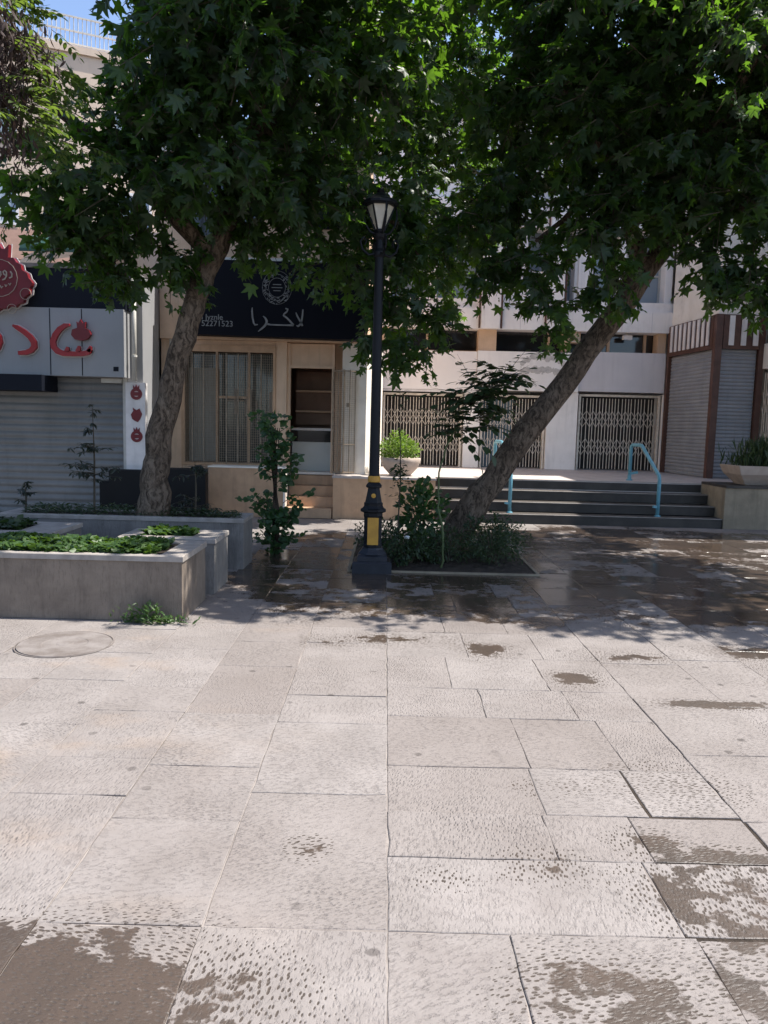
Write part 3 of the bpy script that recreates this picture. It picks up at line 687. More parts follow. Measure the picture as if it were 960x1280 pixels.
# sapling with compound leaves
sp = thing('sapling', (.70,8.62,0), 'slim green stemmed sapling with dark compound leaves, in front of the leaning tree', 'sapling')
t = MB(); t.tube(wobble([(.66,8.55,-.03),(.68,8.6,.3),(.62,8.7,.7),(.62,8.8,1.0),(.69,8.85,1.38),(.92,8.9,1.75),(1.10,8.9,2.05),(1.25,8.9,2.28)], [.014,.013,.012,.011,.010,.009,.007,.004], 4, .008, 2)[0], [.014]*8+[.011]*12+[.008]*8+[.004], 6)
t.build('stem', m['green_stem'], sp, smooth=True)
P, T, N, S = [], [], [], []; g_ = random.Random(12); tw = MB()
for i in range(72):
    h = g_.random(); b = Vector((.90+.45*h+g_.gauss(0,.06), 8.9+g_.gauss(0,.09), 1.55+.72*h+g_.gauss(0,.05))); a = g_.uniform(0,6.283)
    d = Vector((math.cos(a), math.sin(a)*.7, g_.uniform(-.2,.6))).normalized(); ln = g_.uniform(.28,.48)
    tw.tube([b, b+d*ln*.6+Vector((0,0,-.02)), b+d*ln+Vector((0,0,-.1*ln))], [.004,.003,.001], 4)
    pinnate(P, T, N, S, b, d, 4, ln, .14, g_)
for b, d in [((.88,8.9,2.0),(-.9,-.1,.12)),((.88,8.9,1.95),(-1,-.15,-.15)),((1.0,8.9,2.1),(-.5,0,.8)),((.72,8.86,1.45),(-.2,-.2,.5)),((.9,8.9,1.62),(.6,-.3,-.45)),((.85,8.9,1.6),(.5,-.2,-.7))]:
    d = Vector(d).normalized(); b = Vector(b); tw.tube([b,b+d*.4],[.004,.001],4); pinnate(P,T,N,S,b,d,4,.42,.14,g_)
leaves('foliage', P, T, N, S, tmpl_oval(.55,.15,.15), m['leaf_shrub'], sp)
tw.build('twigs', m['twig'], sp)

sp = thing('sapling', (.17,9.0,0), 'thin dark sapling standing bare beside the lamp post, with a few small leaves on top', 'sapling')
t = MB(); t.tube([(.18,9.0,-.03),(.17,9.0,.5),(.185,9.0,1.0),(.165,9.0,1.5),(.15,9.0,2.02)], [.011,.010,.009,.007,.003], 6); t.build('stem', m['twig'], sp, smooth=True)
P, T, N, S = [], [], [], []
for (z, k, r) in ((2.0,14,.06),(1.1,46,.10),(1.0,40,.12),(.75,22,.12),(1.85,8,.06)):
    for i in range(k):
        a = g_.uniform(0,6.283); P.append((.165+g_.gauss(0,r*.6), 9+g_.gauss(0,r*.6), z+g_.gauss(0,.06))); T.append((math.cos(a),math.sin(a),g_.uniform(-.6,.5))); N.append((g_.gauss(0,.4),g_.gauss(0,.4),1)); S.append(g_.uniform(.05,.09))
leaves('foliage', P, T, N, S, T_OVAL, m['leaf_shrub'], sp)

# climbing bush beside the planter
vb = thing('climbing_bush', (-1.33,9.45,0), 'tall climbing bush with heart shaped leaves in two clumps, before the shop steps', 'bush')
t = MB()
for k in range(7):
    a = k*.9; t.tube([(-1.33+.03*math.cos(a),9.45+.03*math.sin(a),-.02),(-1.34+.035*math.cos(a+1),9.45,.5),(-1.36+.03*math.sin(a),9.45,1.05),(-1.38+.08*math.sin(a*2),9.43+.05*math.cos(a),1.55)], [.022,.018,.012,.004], 6)
t.build('stems', m['bark_dark'], vb, smooth=True)
g_ = random.Random(44); P, T, N, S = [], [], [], []; tw = MB()
for (x,z,rx,rz,k) in [(-1.34,.40,.24,.26,46),(-1.62,.70,.16,.10,7),(-1.36,1.22,.20,.30,44),(-1.14,.55,.15,.18,13),(-1.40,1.56,.20,.12,12),(-1.13,1.30,.14,.16,8),(-1.60,1.70,.14,.06,4),(-1.33,.14,.20,.10,14),(-1.10,.18,.12,.10,7),(-1.24,.92,.12,.12,7)]:
    for i in range(int(k*.75)):
        e = Vector((x+g_.gauss(0,rx*.62), 9.42+g_.gauss(0,.15), z+g_.gauss(0,rz*.7))); b0 = Vector((-1.35+g_.gauss(0,.04), 9.44, max(.05, e.z-g_.uniform(.0,.25))))
        b0 = b0 + (e-b0)*.35; tw.tube([b0, (b0+e)/2+Vector((0,0,.03)), e], [.005,.003,.0015], 4, cap=False)
        for q in range(8):
            u = g_.uniform(.3,1.1); c = b0+(e-b0)*u + Vector((g_.gauss(0,.025),g_.gauss(0,.025),g_.gauss(0,.025))); a = g_.uniform(0,6.283)
            P.append(tuple(c)); T.append((math.cos(a)*.8, math.sin(a)*.7-.2, g_.uniform(-.9,.25))); N.append((g_.gauss(0,.5), -.45+g_.gauss(0,.5), .8)); S.append(.058*g_.uniform(.5,1.3))
leaves('foliage', P, T, N, S, T_HEART, m['leaf_vine'], vb)
tw.build('twigs', m['twig'], vb)

# young tree in the back planter and small ones
def youngling(label, x, y, z0, h, tiers, seed, size=.07, mat='leaf_grey', group='young trees in the planters'):
    o = thing('young_tree', (x,y,z0), label, 'young tree', group); g_ = random.Random(seed)
    t = MB(); t.tube([(x,y,z0-.05),(x+.012,y,z0+h*.5),(x,y,z0+h)], [.013,.010,.003], 6)
    P, T, N, S = [], [], [], []
    for (zf, r, k) in tiers:
        for i in range(k):
            a = g_.uniform(0,6.283); b = Vector((x, y, z0+h*zf+g_.gauss(0,.03))); e = b + Vector((math.cos(a)*r*g_.uniform(.5,1.1), math.sin(a)*r*.7, r*g_.uniform(-.15,.3)))
            t.tube([b, e], [.005,.002], 4)
            for q in range(15):
                u = g_.uniform(.25,1.05); c = b + (e-b)*u; aa = g_.uniform(0,6.283)
                P.append((c.x,c.y,c.z)); T.append((math.cos(aa)+(e-b).x, math.sin(aa)+(e-b).y, g_.uniform(-.8,.4))); N.append((g_.gauss(0,.5),g_.gauss(0,.5),1)); S.append(size*g_.uniform(.6,1.2))
    t.build('stem', m['twig'], o)
    leaves('foliage', P, T, N, S, T_LANCE, m[mat], o)
youngling('young tree with tiers of small grey leaves, left of the back planter trunk', -3.26, 8.58, .54, 1.18, [(.97,.07,3),(.8,.15,4),(.62,.24,6),(.42,.36,9),(.36,.3,5),(.62,.2,3)], 3)
youngling('tiny bushy young tree in front of the shutter at the left edge', -4.02, 8.55, .54, .32, [(.9,.08,3),(.6,.14,5)], 4)
youngling('short young tree right of the plane tree trunk in the back planter', -2.13, 8.6, .54, .62, [(.9,.12,4),(.7,.2,4),(.3,.25,6),(.15,.25,6)], 6, .075)

# ------------------------------------------------------------------ lamp post
LX, LY = -.118, 8.42
lp = thing('lamp_post', (LX,LY,0), 'black cast iron lamp post with yellow band and yellow panel on its base', 'lamp post')
o8 = R(22.5)
b = MB(); b.box(LX-.215,LX+.215,LY-.19,LY+.19,0,.13,.02); b.box(LX-.165,LX+.165,LY-.15,LY+.15,.131,.20,.02)
b.lathe((LX,LY), [(.165,.201),(.155,.215),(.125,.25),(.118,.27)], 8, o8); b.build('plinth', m['base_paint'], lp)
b = MB(); b.lathe((LX,LY), [(.112,.271),(.112,.30),(.106,.31),(.106,.60),(.112,.62),(.112,.655),(.15,.67),(.15,.69),(.125,.705),(.11,.73),(.112,.76),(.10,.765),(.072,.90),(.068,.925),(.092,.935),(.092,.955),(.066,.985),(.06,.99)], 8, o8)
b.build('base', m['black_paint'], lp)
b = MB(); b.box(LX-.058,LX+.062,LY-.106,LY-.096,.306,.606); b.build('yellow_panel', m['yellow_paint'], lp)
b = MB(); b.lathe((0,0), [(.002,.014),(.012,.013),(.014,.008),(.024,.007),(.026,.0)], 16, 0)
b.v = [(LX+x, LY-.079-z, .845+y) for x,y,z in b.v]; b.build('medallion', m['yellow_paint'], lp)
b = MB(); b.lathe((LX,LY), [(.066,.991),(.068,1.0),(.068,1.05),(.062,1.058)], 20); b.build('yellow_band', m['yellow_paint'], lp)
b = MB(); b.lathe((LX,LY), [(.058,1.059),(.056,1.2),(.052,2.4),(.046,3.38),(.06,3.40),(.062,3.44),(.046,3.47),(.04,3.56),(.06,3.585),(.07,3.62),(.05,3.64)], 20); b.build('pole', m['black_paint'], lp, smooth=False)
ln = MB(); ln.lathe((LX,LY), [(.045,3.64),(.052,3.655),(.052,3.67)], 6, 0)
ln.lathe((LX,LY), [(.175,3.905),(.192,3.92),(.192,3.945),(.165,3.965),(.11,3.99),(.06,4.03),(.035,4.045),(.045,4.06),(.03,4.085),(.006,4.13)], 12, 0)
for k in range(6):
    a = k*math.pi/3; c, s_ = math.cos(a), math.sin(a)
    ln.bar((LX+.05*c,LY+.05*s_,3.66),(LX+.155*c,LY+.155*s_,3.91),.014)
for k in range(4):
    a = k*math.pi/2+.35; c, s_ = math.cos(a), math.sin(a)
    ln.tube([(LX+r_*c,LY+r_*s_,z) for r_,z in ((.05,3.42),(.12,3.40),(.19,3.45),(.215,3.53),(.18,3.58),(.145,3.54),(.165,3.50))], [.014,.013,.012,.011,.010,.009,.008], 7)
    ln.tube([(LX+r_*c,LY+r_*s_,z) for r_,z in ((.05,3.62),(.11,3.64),(.17,3.72),(.19,3.82),(.18,3.91))], [.012,.011,.011,.010,.010], 7)
lan = ln.build('lantern', m['black_paint'], lp)
b = MB(); b.lathe((LX,LY), [(.042,3.671),(.142,3.904)], 6, 0); b.build('glass', m['lamp_glass'], lan)

# ------------------------------------------------------------------ terrace, steps and retaining walls
PZ = .70
b = MB(); b.box(-9,12,14.06,24,-.02,PZ); b.box(.88,5.8,14.05,14.059,0,PZ-.003)
tag(b.build('terrace', m['platform_stone']), kind='structure')
st = thing('staircase', (3.3,13.05,0), 'wide flight of four dark stone steps with pale edges up to the terrace', 'steps')
ri = MB(); nz = MB(); nt_ = MB()
for k in range(4):
    y = 13.06+.335*k; z0, z1 = (.178*k if k else 0), .178*(k+1)-.012
    ri.box(.885,5.795,y+.012,14.049,z0 if k == 0 else .178*k+.001,z1-.023)
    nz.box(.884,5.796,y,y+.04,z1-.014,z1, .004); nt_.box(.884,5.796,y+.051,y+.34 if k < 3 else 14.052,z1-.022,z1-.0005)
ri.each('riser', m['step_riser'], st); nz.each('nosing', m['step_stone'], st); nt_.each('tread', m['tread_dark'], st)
w = thing('retaining_wall', (-.0,13.5,0), 'low tan stone wall between the shop steps and the wide staircase, carrying a round bowl', 'wall')
b = MB(); b.box(-.885,.868,13.12,14.058,0,.70); b.build('wall', m['tan_stone'], w)
b = MB(); b.box(-.90,.883,13.09,14.057,.701,.742,.006); b.build('cap', m['platform_stone'], w)
w = thing('retaining_wall', (7.6,13.5,0), 'weathered stone retaining wall right of the staircase under the tapered bowl', 'wall')
b = MB(); b.box(5.80,11,13.04,14.058,0,.70); b.build('wall', m['retaining'], w)
b = MB(); b.box(5.798,11,13.01,14.057,.701,.745,.006); b.build('cap', m['step_riser'], w)
w = thing('retaining_wall', (-2.4,13.3,0), 'low tan stone parapet under the barred shop window, its sunlit top and right edge painted pale', 'wall')
b = MB(); b.box(-3.0,-1.735,13.10,13.50,0,.835); b.build('wall', m['tan_stone'], w)
b = MB(); b.box(-3.02,-1.70,13.07,13.51,.836,.862,.005); b.box(-1.734,-1.705,13.09,13.50,0.02,.835); b.build('cap', m['cream_paint'], w)  # pale strips stand in for sunlight on the top and right edge
st = thing('entrance_steps', (-1.3,13.1,0), 'narrow brown steps climbing to the open shop door', 'steps')
b = MB()
for k in range(4): b.box(-1.703,-.905,13.12+.27*k,14.055,.172*k+.001,.172*(k+1)-.002)
b.build('step', m['tan_stone'], st)
b = MB(); b.box(-1.70,-.905,13.935,14.3,.702,.745,.005); b.build('threshold', m['cream_paint'], st)

# handrails
def handrail(x, label):
    o = thing('handrail', (x,13.2,0), label, 'handrail', 'handrails on the wide staircase')
    b = MB(); p, _ = wobble([(x+.03,13.22,.17),(x+.03,13.22,.78)], [.03]*2, 2, 0)
    b.tube([(x+.03,13.22,.168),(x+.03,13.22,.80),(x+.028,13.25,.87),(x-.01,14.02,1.32),(x-.015,14.09,1.36),(x-.02,14.18,1.372),(x-.07,14.44,1.372),(x-.08,14.5,1.34),(x-.08,14.51,1.28),(x-.08,14.51,.80)], .032, 10)
    b.build('rail', m['rail_blue'], o, smooth=True)
    f = MB(); f.bar((x+.03,13.22,.33),(x-.06,13.2,.34),.04); f.bar((x-.08,14.51,.83),(x+.05,14.44,.86),.045); f.each('bracket', m['rail_blue'], o); f = MB(); f.lathe((x+.03,13.22), [(.055,.167),(.055,.18),(.04,.19)], 14); f.build('foot', m['rail_blue'], o); f = MB(); f.lathe((x-.08,14.51), [(.06,.702),(.06,.72),(.036,.73),(.036,.81)], 14);
    f.build('foot', m['rail_blue'], o)
handrail(4.70, 'pale blue bent handrail on the open right half of the wide staircase')
handrail(2.14, 'pale blue handrail half hidden behind the leaning trunk')

# bowls
o = thing('bowl_planter', (.27,13.6,.742), 'round concrete bowl with a sunlit bright green shrub on the low tan wall', 'planter', 'concrete bowls')
b = MB(); b.lathe((.27,13.58), [(.17,.743),(.19,.76),(.30,.88),(.345,.98),(.36,1.05),(.345,1.06),(.31,1.06),(.29,1.03),(.0,1.03)], 32, 0, False); b.build('bowl', m['bowl_concrete'], o, smooth=True)
g = np.random.default_rng(61); n = 1500; d = unit(g.normal(size=(n,3)))*g.random((n,1))**.4; P = np.array((.24,13.58,1.20))+d*np.array((.36,.30,.22)); P[:,2] = np.maximum(P[:,2],1.04)
P[:120] = np.array((.22,13.58,1.42))+d[:120]*np.array((.14,.12,.14))
leaves('foliage', P, d+g.normal(size=(n,3))*.6+np.array((0,0,.4)), np.array((0,0,1.))+g.normal(size=(n,3))*.5, .065*g.uniform(.6,1.2,n), T_OVAL, m['leaf_lime'], o)
o = thing('bowl_planter', (6.55,13.5,.745), 'square tapered concrete bowl with a spiky dark shrub on the wall right of the steps', 'planter', 'concrete bowls')
b = MB(); q = [(-.20,-.20,.746),(.55,-.20,.746),(.55,.22,.746),(-.20,.22,.746),(-.36,-.36,.93),(.75,-.36,.93),(.75,.36,.93),(-.36,.36,.93),(-.42,-.40,1.08),(.8,-.40,1.08),(.8,.40,1.08),(-.42,.40,1.08),(-.34,-.33,1.08),(.72,-.33,1.08),(.72,.33,1.08),(-.34,.33,1.08),(-.34,-.33,1.02),(.72,-.33,1.02),(.72,.33,1.02),(-.34,.33,1.02)]
b.add([(6.45+x,13.5+y,z) for x,y,z in q], [(3,2,1,0)]+[(a+i,a+(i+1)%4,a+4+(i+1)%4,a+4+i) for a in (0,4,8,12) for i in range(4)]+[(16,17,18,19)])
b.build('bowl', m['bowl_concrete'], o)
g = np.random.default_rng(62); n = 1500; P = np.stack([6.6+g.normal(0,.24,n),13.5+g.normal(0,.16,n),1.03+.1*g.random(n)],1); P[700:,2] += .32*g.random(n-700)
leaves('foliage', P, np.stack([g.normal(0,.35,n),g.normal(0,.35,n),np.ones(n)],1), g.normal(size=(n,3)), g.uniform(.08,.24,n), tmpl_oval(.12,.1,.15), m['leaf_shrub'], o)

# manhole outline and cover in the paving
mh = thing('manhole_cover', (-2.25,5.33,0), 'round worn manhole cover set in the paving before the front planter', 'manhole cover')
b = MB(); b.lathe((-2.25,5.33), [(.333,.003),(.333,.006),(.325,.006),(.325,.003)], 48, 0, False); b.build('rim', M('rim_stone',(.19,.165,.148),(.12,.10,.09),9,.9,.3,60,.005), mh)
b = MB(); b.lathe((-2.25,5.33), [(.318,.003),(.316,.008),(.16,.009),(.15,.006),(.06,.006),(.05,.009),(.002,.010)], 48, 0, False); b.build('lid', M('lid_stone',(.205,.183,.170),(.12,.10,.088),5,.9,.5,50,.006), mh)

# ------------------------------------------------------------------ lattice gates and shutters
def lattice(mb, p0, p1, z0, z1, n, d=.014, bands=((.58,.80),(.20,.42))):
    """collapsible gate between ground points p0 and p1"""
    p0, p1 = Vector((*p0,0)), Vector((*p1,0)); H = z1-z0; rnd = random.Random(n)
    ts = [(i + rnd.gauss(0,.07))/n for i in range(n+1)]; Q = [p0 + (p1-p0)*t for t in ts]
    nrm = Vector(((p1-p0).y, -(p1-p0).x, 0)).normalized()
    for q in Q: mb.bar((q.x,q.y,z0+.02),(q.x,q.y,z1-.05), d)
    for lo, hi in bands:
        for i in range(n):
            a, c = Q[i]+nrm*.016, Q[i+1]+nrm*.016; a2, c2 = Q[i]+nrm*.028, Q[i+1]+nrm*.028; zs = [z0+H*(lo+(hi-lo)*k/3) for k in range(4)]
            for k in range(3):
                if (i+k) % 2: mb.bar((a.x,a.y,zs[k]),(c.x,c.y,zs[k+1]),.010)
                else: mb.bar((a2.x,a2.y,zs[k+1]),(c2.x,c2.y,zs[k]),.010)
def shutter(mb, p0, p1, z0, z1, pitch=.075, depth=.018):
    """roller shutter with rounded slats between ground points"""
    p0, p1 = Vector((*p0,0)), Vector((*p1,0)); nrm = Vector(((p1-p0).y, -(p1-p0).x, 0)).normalized(); n = int((z1-z0)/pitch)
    prof = []
    for i in range(n):
        for f, o in ((.0,0),(.12,.1),(.3,.8),(.5,1),(.7,.8),(.9,.25),(.97,0)): prof.append((z0+(i+f)*(z1-z0)/n, o*depth))
    prof.append((z1, 0)); vs = []
    for z, o in prof:
        for p in (p0, p1): vs.append((p.x+nrm.x*o, p.y+nrm.y*o, z))
    mb.add(vs, [(2*i,2*i+1,2*i+3,2*i+2) for i in range(len(prof)-1)])

# ------------------------------------------------------------------ white arcade building at the back of the terrace
AD = 18.0
ar = thing('arcade_building', (3,AD,PZ), 'white panelled arcade building with three folding gates at the back of the terrace', 'building')
b = MB()
b.box(-2.2,9.5,AD+.9,AD+5,PZ+.001,9.2)                                   # core behind
b.box(1.80,2.17,AD,AD+.898,PZ+.001,2.47); b.box(3.72,4.43,AD-.02,AD+.898,PZ+.001,2.49); b.box(-.32,-.12,AD,AD+.898,PZ+.001,2.47); b.box(6.40,6.5,AD,AD+.898,PZ+.001,2.49)
b.box(-2.2,6.5,AD-.12,AD+.898,3.87,4.33)                                 # ledge band
b.box(-2.2,6.5,AD-.02,AD+.898,4.331,4.55)
b.box(-2.2,9.5,AD-.10,AD+.898,6.15,6.75); b.box(-2.2,9.5,AD-.10,AD+.898,8.5,9.2)
for x in (-.05,1.0,3.05,4.3,5.3,6.38): b.box(x-.08,x+.08,AD+.05,AD+.898,4.551,6.149)
for x in (-.05,1.2,3.3,5.0): b.box(x-.35,x+.35,AD+.05,AD+.898,6.751,8.499)
b.box(4.3,4.62,AD+.0,AD+.898,4.552,6.148); b.box(2.55,3.6,AD+.04,AD+.898,4.553,5.2); b.box(-2.0,.9,AD+.04,AD+.898,5.4,6.148)
b.build('wall', m['white_wall'], ar)
jn = MB()
for x in (-.9,.2,1.3,3.0,3.62,4.02,4.8,5.32,6.0): jn.box(x-.006,x+.006,AD-.124,AD-.119,3.88,4.32)
jn.build('joint', m['grey_panel'], ar)
pn = MB(); pn.box(-.12,2.05,AD-.06,AD+.5,2.475,3.36); pn.build('fascia_panel', m['white_panel'], ar)
pn = MB(); pn.box(2.06,4.40,AD-.09,AD+.5,2.495,3.38); p2 = pn.build('fascia_panel', m['white_wall'], ar)
pn = MB(); pn.box(4.41,6.39,AD-.05,AD+.5,2.52,3.42); pn.build('fascia_panel', m['grey_panel'], ar)
# smudge left by a removed sign on the middle panel
sn = MB(); gs = random.Random(4)
for i in range(260):
    u = gs.uniform(-1,1); x = 3.56+u*.5; z = 3.2+.10*math.sqrt(max(0,1-u*u))*gs.uniform(.4,1.2)-.12*abs(u)**3+gs.gauss(0,.02)
    if gs.random() < .45: z = 2.98 + gs.gauss(0,.03) - .05*abs(u)
    r_ = gs.uniform(.012,.05); sn.prism([(x+r_*1.4*math.cos(k*1.047), z+r_*math.sin(k*1.047)) for k in range(6)], AD-.0930-i*.00001, AD-.0905)
sn.build('stain', m['stain'], p2)
# dark clerestory band
cb = MB(); cb.box(-2.2,6.39,AD+.35,AD+.45,3.40,3.869); cb.build('clerestory_glass', m['dark_glass'], ar)
fr = MB()
for x in (.9,3.75,5.15,6.0,-.9): fr.box(x-.03,x+.03,AD+.30,AD+.349,3.39,3.868)
fr.box(-2.2,6.38,AD+.28,AD+.349,3.365,3.405); fr.build('clerestory_frame', m['tan_paint'], ar)
cl = MB(); cl.box(2.07,2.48,AD-.04,AD+.34,3.385,3.868); cl.box(4.02,4.12,AD+.0,AD+.34,3.425,3.868); cl.box(-.3,0,AD-.04,AD+.34,3.365,3.868); cl.box(6.2,6.385,AD,AD+.34,3.425,3.868); cl.each('pier', m['tan_paint'], ar)
cl = MB(); cl.box(2.10,2.52,AD-.20,AD+.06,3.872,8.6); cl.box(3.60,3.95,AD-.20,AD+.049,3.872,8.6); cl.each('column', m['white_wall'], ar)
pi = MB()
for x in (2.06,2.56,3.56,3.99): pi.tube([(x,AD-.17,3.88),(x,AD-.17,8.9)], .022, 8)
pi.each('downpipe', m['brown_metal'], ar)
wi = MB(); wi.box(4.62,6.30,AD+.42,AD+.45,4.552,5.9); wi.box(-2.1,6.3,AD+.46,AD+.48,4.553,6.148); wi.box(-2.1,9.4,AD+.46,AD+.48,6.752,8.49); wg = wi.each('upper_window', m['pale_glass'], ar)[0]
wf = MB()
for x in (4.64,5.5,6.28): wf.box(x-.025,x+.025,AD+.39,AD+.419,4.553,5.9)
wf.box(4.62,6.3,AD+.388,AD+.418,4.57,4.62); wf.box(4.62,6.3,AD+.388,AD+.418,5.2,5.24); wf.build('frame', m['pipe_paint'], wg)
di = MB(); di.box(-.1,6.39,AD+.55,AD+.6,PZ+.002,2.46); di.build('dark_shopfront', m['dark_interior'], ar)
rl = MB(); rl.box(-.12,2.04,AD-.075,AD-.061,2.42,2.465); rl.build('lintel_strip', m['strip_white'], ar)
for (x0, x1, zt, nb) in ((-.08,1.76,2.39,24),(2.2,3.70,2.40,20),(4.47,6.36,2.46,24)):
    gt = MB(); lattice(gt, (x0+.04,AD+.1), (x1-.04,AD+.1), PZ+.01, zt-.04, nb)
    go = gt.build('folding_gate', m['gate_metal'], ar)
    f = MB(); f.box(x0,x0+.045,AD+.05,AD+.14,PZ+.002,zt); f.box(x1-.045,x1,AD+.05,AD+.14,PZ+.002,zt); f.box(x0+.046,x1-.046,AD+.05,AD+.14,zt-.05,zt); f.build('frame', m['gate_metal'], go)
# things seen behind the gates
bl = MB(); bl.box(2.25,2.95,AD+.30,AD+.34,PZ+.003,2.3); bl.build('blue_door', M('blue_door',(.10,.15,.19),(.08,.12,.15),2,.4,.03), ar)
o = thing('air_vent', (4.27,AD,3.6), 'small louvred air conditioner vent in the dark band of the white arcade', 'vent')
b = MB(); b.box(4.13,4.42,AD+.02,AD+.30,3.62,3.86); b.build('case', m['tan_paint'], o)
b = MB()
for k in range(5): b.box(4.15,4.40,AD+.0,AD+.019,3.64+.042*k,3.66+.042*k)
b.build('louvre', m['pipe_paint'], o)
o = thing('floodlight', (5.5,AD,3.8), 'small white floodlight under the ledge of the white arcade', 'light')
b = MB(); b.box(5.40,5.60,AD-.02,AD+.10,3.72,3.82,.01); b.build('housing', m['strip_white'], o)
b = MB(); b.bar((5.5,AD+.05,3.821),(5.5,AD+.05,3.869),.03); b.build('bracket', m['pipe_paint'], o)

# ------------------------------------------------------------------ corner store wing on the right
wg = thing('corner_store', (7.6,16,PZ), 'corner store with two grey roller shutters under a brown and white striped fascia', 'building')
A0, A1, B1 = (6.46,17.88), (6.66,15.86), (7.58,15.90)
b = MB(); b.box(6.72,12,16.25,17.9,PZ+.001,8.3); b.box(7.85,12,14.3,16.249,PZ+.001,8.3); b.box(8.4,12,12.3,14.299,.0,9.0)  # last box is an unseen forward block, added to shade the steps
b.add([(*A0,4.02),(*A1,4.02),(*B1,4.02),(7.7,17.9,4.02),(*A0,8.3),(*A1,8.3),(*B1,8.3),(7.7,17.9,8.3)], [(0,1,5,4),(1,2,6,5),(2,3,7,6),(3,0,4,7),(3,2,1,0),(4,5,6,7)])
b.build('wall', m['cream_paint'], wg)
b = MB(); shutter(b, (A0[0]+.02,A0[1]-.08), (A1[0]-.01,A1[1]+.10), PZ+.005, 3.32); b.build('roller_shutter', m['shutter_grey'], wg)
b = MB(); shutter(b, (A1[0]+.10,A1[1]+.04), (B1[0]-.08,B1[1]+.04), PZ+.005, 3.34); b.build('roller_shutter', m['shutter_grey'], wg)
b = MB(); b.box(6.60,6.74,15.80,15.94,PZ+.002,4.018); b.box(7.52,7.63,15.84,15.96,PZ+.002,4.018); b.box(6.40,6.50,17.82,17.93,PZ+.002,4.0); b.each('post', m['brown_metal'], wg)
def band(mb, p, q, z0, z1, off, th):
    p, q = Vector((*p,0)), Vector((*q,0)); t = (q-p).normalized(); n = Vector((t.y,-t.x,0)); a, c = p+n*off, q+n*off; a2, c2 = p+n*(off+th), q+n*(off+th)
    mb.add([(a.x,a.y,z0),(c.x,c.y,z0),(c2.x,c2.y,z0),(a2.x,a2.y,z0),(a.x,a.y,z1),(c.x,c.y,z1),(c2.x,c2.y,z1),(a2.x,a2.y,z1)], [(3,2,1,0),(4,5,6,7)]+[(i,(i+1)%4,4+(i+1)%4,4+i) for i in range(4)])
b = MB(); band(b, (A0[0],A0[1]-.06), (A1[0],A1[1]+.09), 3.33, 4.01, .01, .06); band(b, (A1[0]+.09,A1[1]), (B1[0]-.07,B1[1]), 3.33, 4.012, .0, .06); fa = b.build('fascia', m['brown_metal'], wg)
b = MB(); va, vb_ = Vector(A0), Vector(A1)
for k in range(9):
    t0 = .07+k*.098; p, q = va+(vb_-va)*t0, va+(vb_-va)*(t0+.052); band(b, p, q, 3.42, 3.99, .072, .02)
for k in range(3): 
    x = 6.86+k*.245; band(b, (x,15.865), (x+.105,15.87), 3.40, 3.99, .062, .02)
b.each('stripe', m['strip_white'], fa)
# side wall coming toward the plaza with its own gate
b = MB(); b.add([(7.60,15.9,2.95),(7.86,14.3,2.95),(7.86,14.3,3.45),(7.60,15.9,3.45),(7.8,15.9,2.95),(8.0,14.3,2.95),(8.0,14.3,3.45),(7.8,15.9,3.45)], [(0,1,2,3),(7,6,5,4),(0,3,7,4),(1,5,6,2),(3,2,6,7),(0,4,5,1)])
b.build('side_panel', m['cream_paint'], wg)
b = MB(); lattice(b, (7.66,15.8), (7.84,14.35), PZ+.01, 2.92, 20); go = b.build('folding_gate', m['gate_metal'], wg)
b = MB(); b.add([(7.84,15.85,PZ+.002),(7.98,14.3,PZ+.002),(7.98,14.3,2.94),(7.84,15.85,2.94)], [(0,1,2,3)]); b.build('back_panel', m['tan_paint'], go)
b = MB(); b.box(7.66,7.80,14.6,15.8,3.6,4.3); b.build('upper_frame', m['tan_paint'], wg)

# ------------------------------------------------------------------ middle shop with the navy sign
SD = 13.6
sh = thing('shop_building', (-2.2,SD,0), 'tan corner shop with navy name board, barred window and open door', 'building')
b = MB()
b.box(-3.95,-3.60,SD,SD+.5,0,3.02)                       # left pier
b.box(-1.95,-1.76,SD,SD+.62,.702,3.02)                   # pier between window and door
b.box(-3.598,-1.952,SD+.02,SD+.5,0,.848)                 # under window
b.box(-3.598,-1.952,SD+.02,SD+.5,2.94,3.018)
b.box(-1.758,-.93,SD+.35,SD+.6,2.66,3.02)                # over door
b.box(-.928,-.80,SD+.3,SD+.62,.745,3.02)
b.box(-3.95,-.36,SD-.08,SD+4.3,3.021,6.3)                # upper storey
b.box(-3.95,-3.6,SD+.501,SD+4.3,0,3.02); b.box(-3.6,-.36,SD+3.4,SD+4.3,.702,3.02)
b.build('wall', m['tan_paint'], sh)
b = MB(); z0, z1 = .744, 3.02
pl = [(-.79,SD+.05),(-.36,SD),(-.10,SD+.72),(-.10,AD+.8),(-.34,AD+.8),(-.34,SD+.9),(-.79,SD+.7)]
n = len(pl); b.add([(x,y,z0) for x,y in pl]+[(x,y,z1) for x,y in pl], [tuple(range(n))[::-1],tuple(range(n,2*n))]+[(i,(i+1)%n,n+(i+1)%n,n+i) for i in range(n)])
b.build('corner_wall', m['cream_paint'], sh)
b = MB(); b.box(-4.0,-.30,SD-.14,SD-.081,6.1,6.4); b.box(-3.9,-.4,SD-.12,SD-.081,4.34,4.40); b.each('cornice', m['cream_paint'], sh)
b = MB(); b.box(-3.4,-2.2,SD-.10,SD-.082,4.75,5.8); b.box(-1.7,-.8,SD-.10,SD-.082,4.9,5.8); b.each('upper_window', m['dark_glass'], sh)
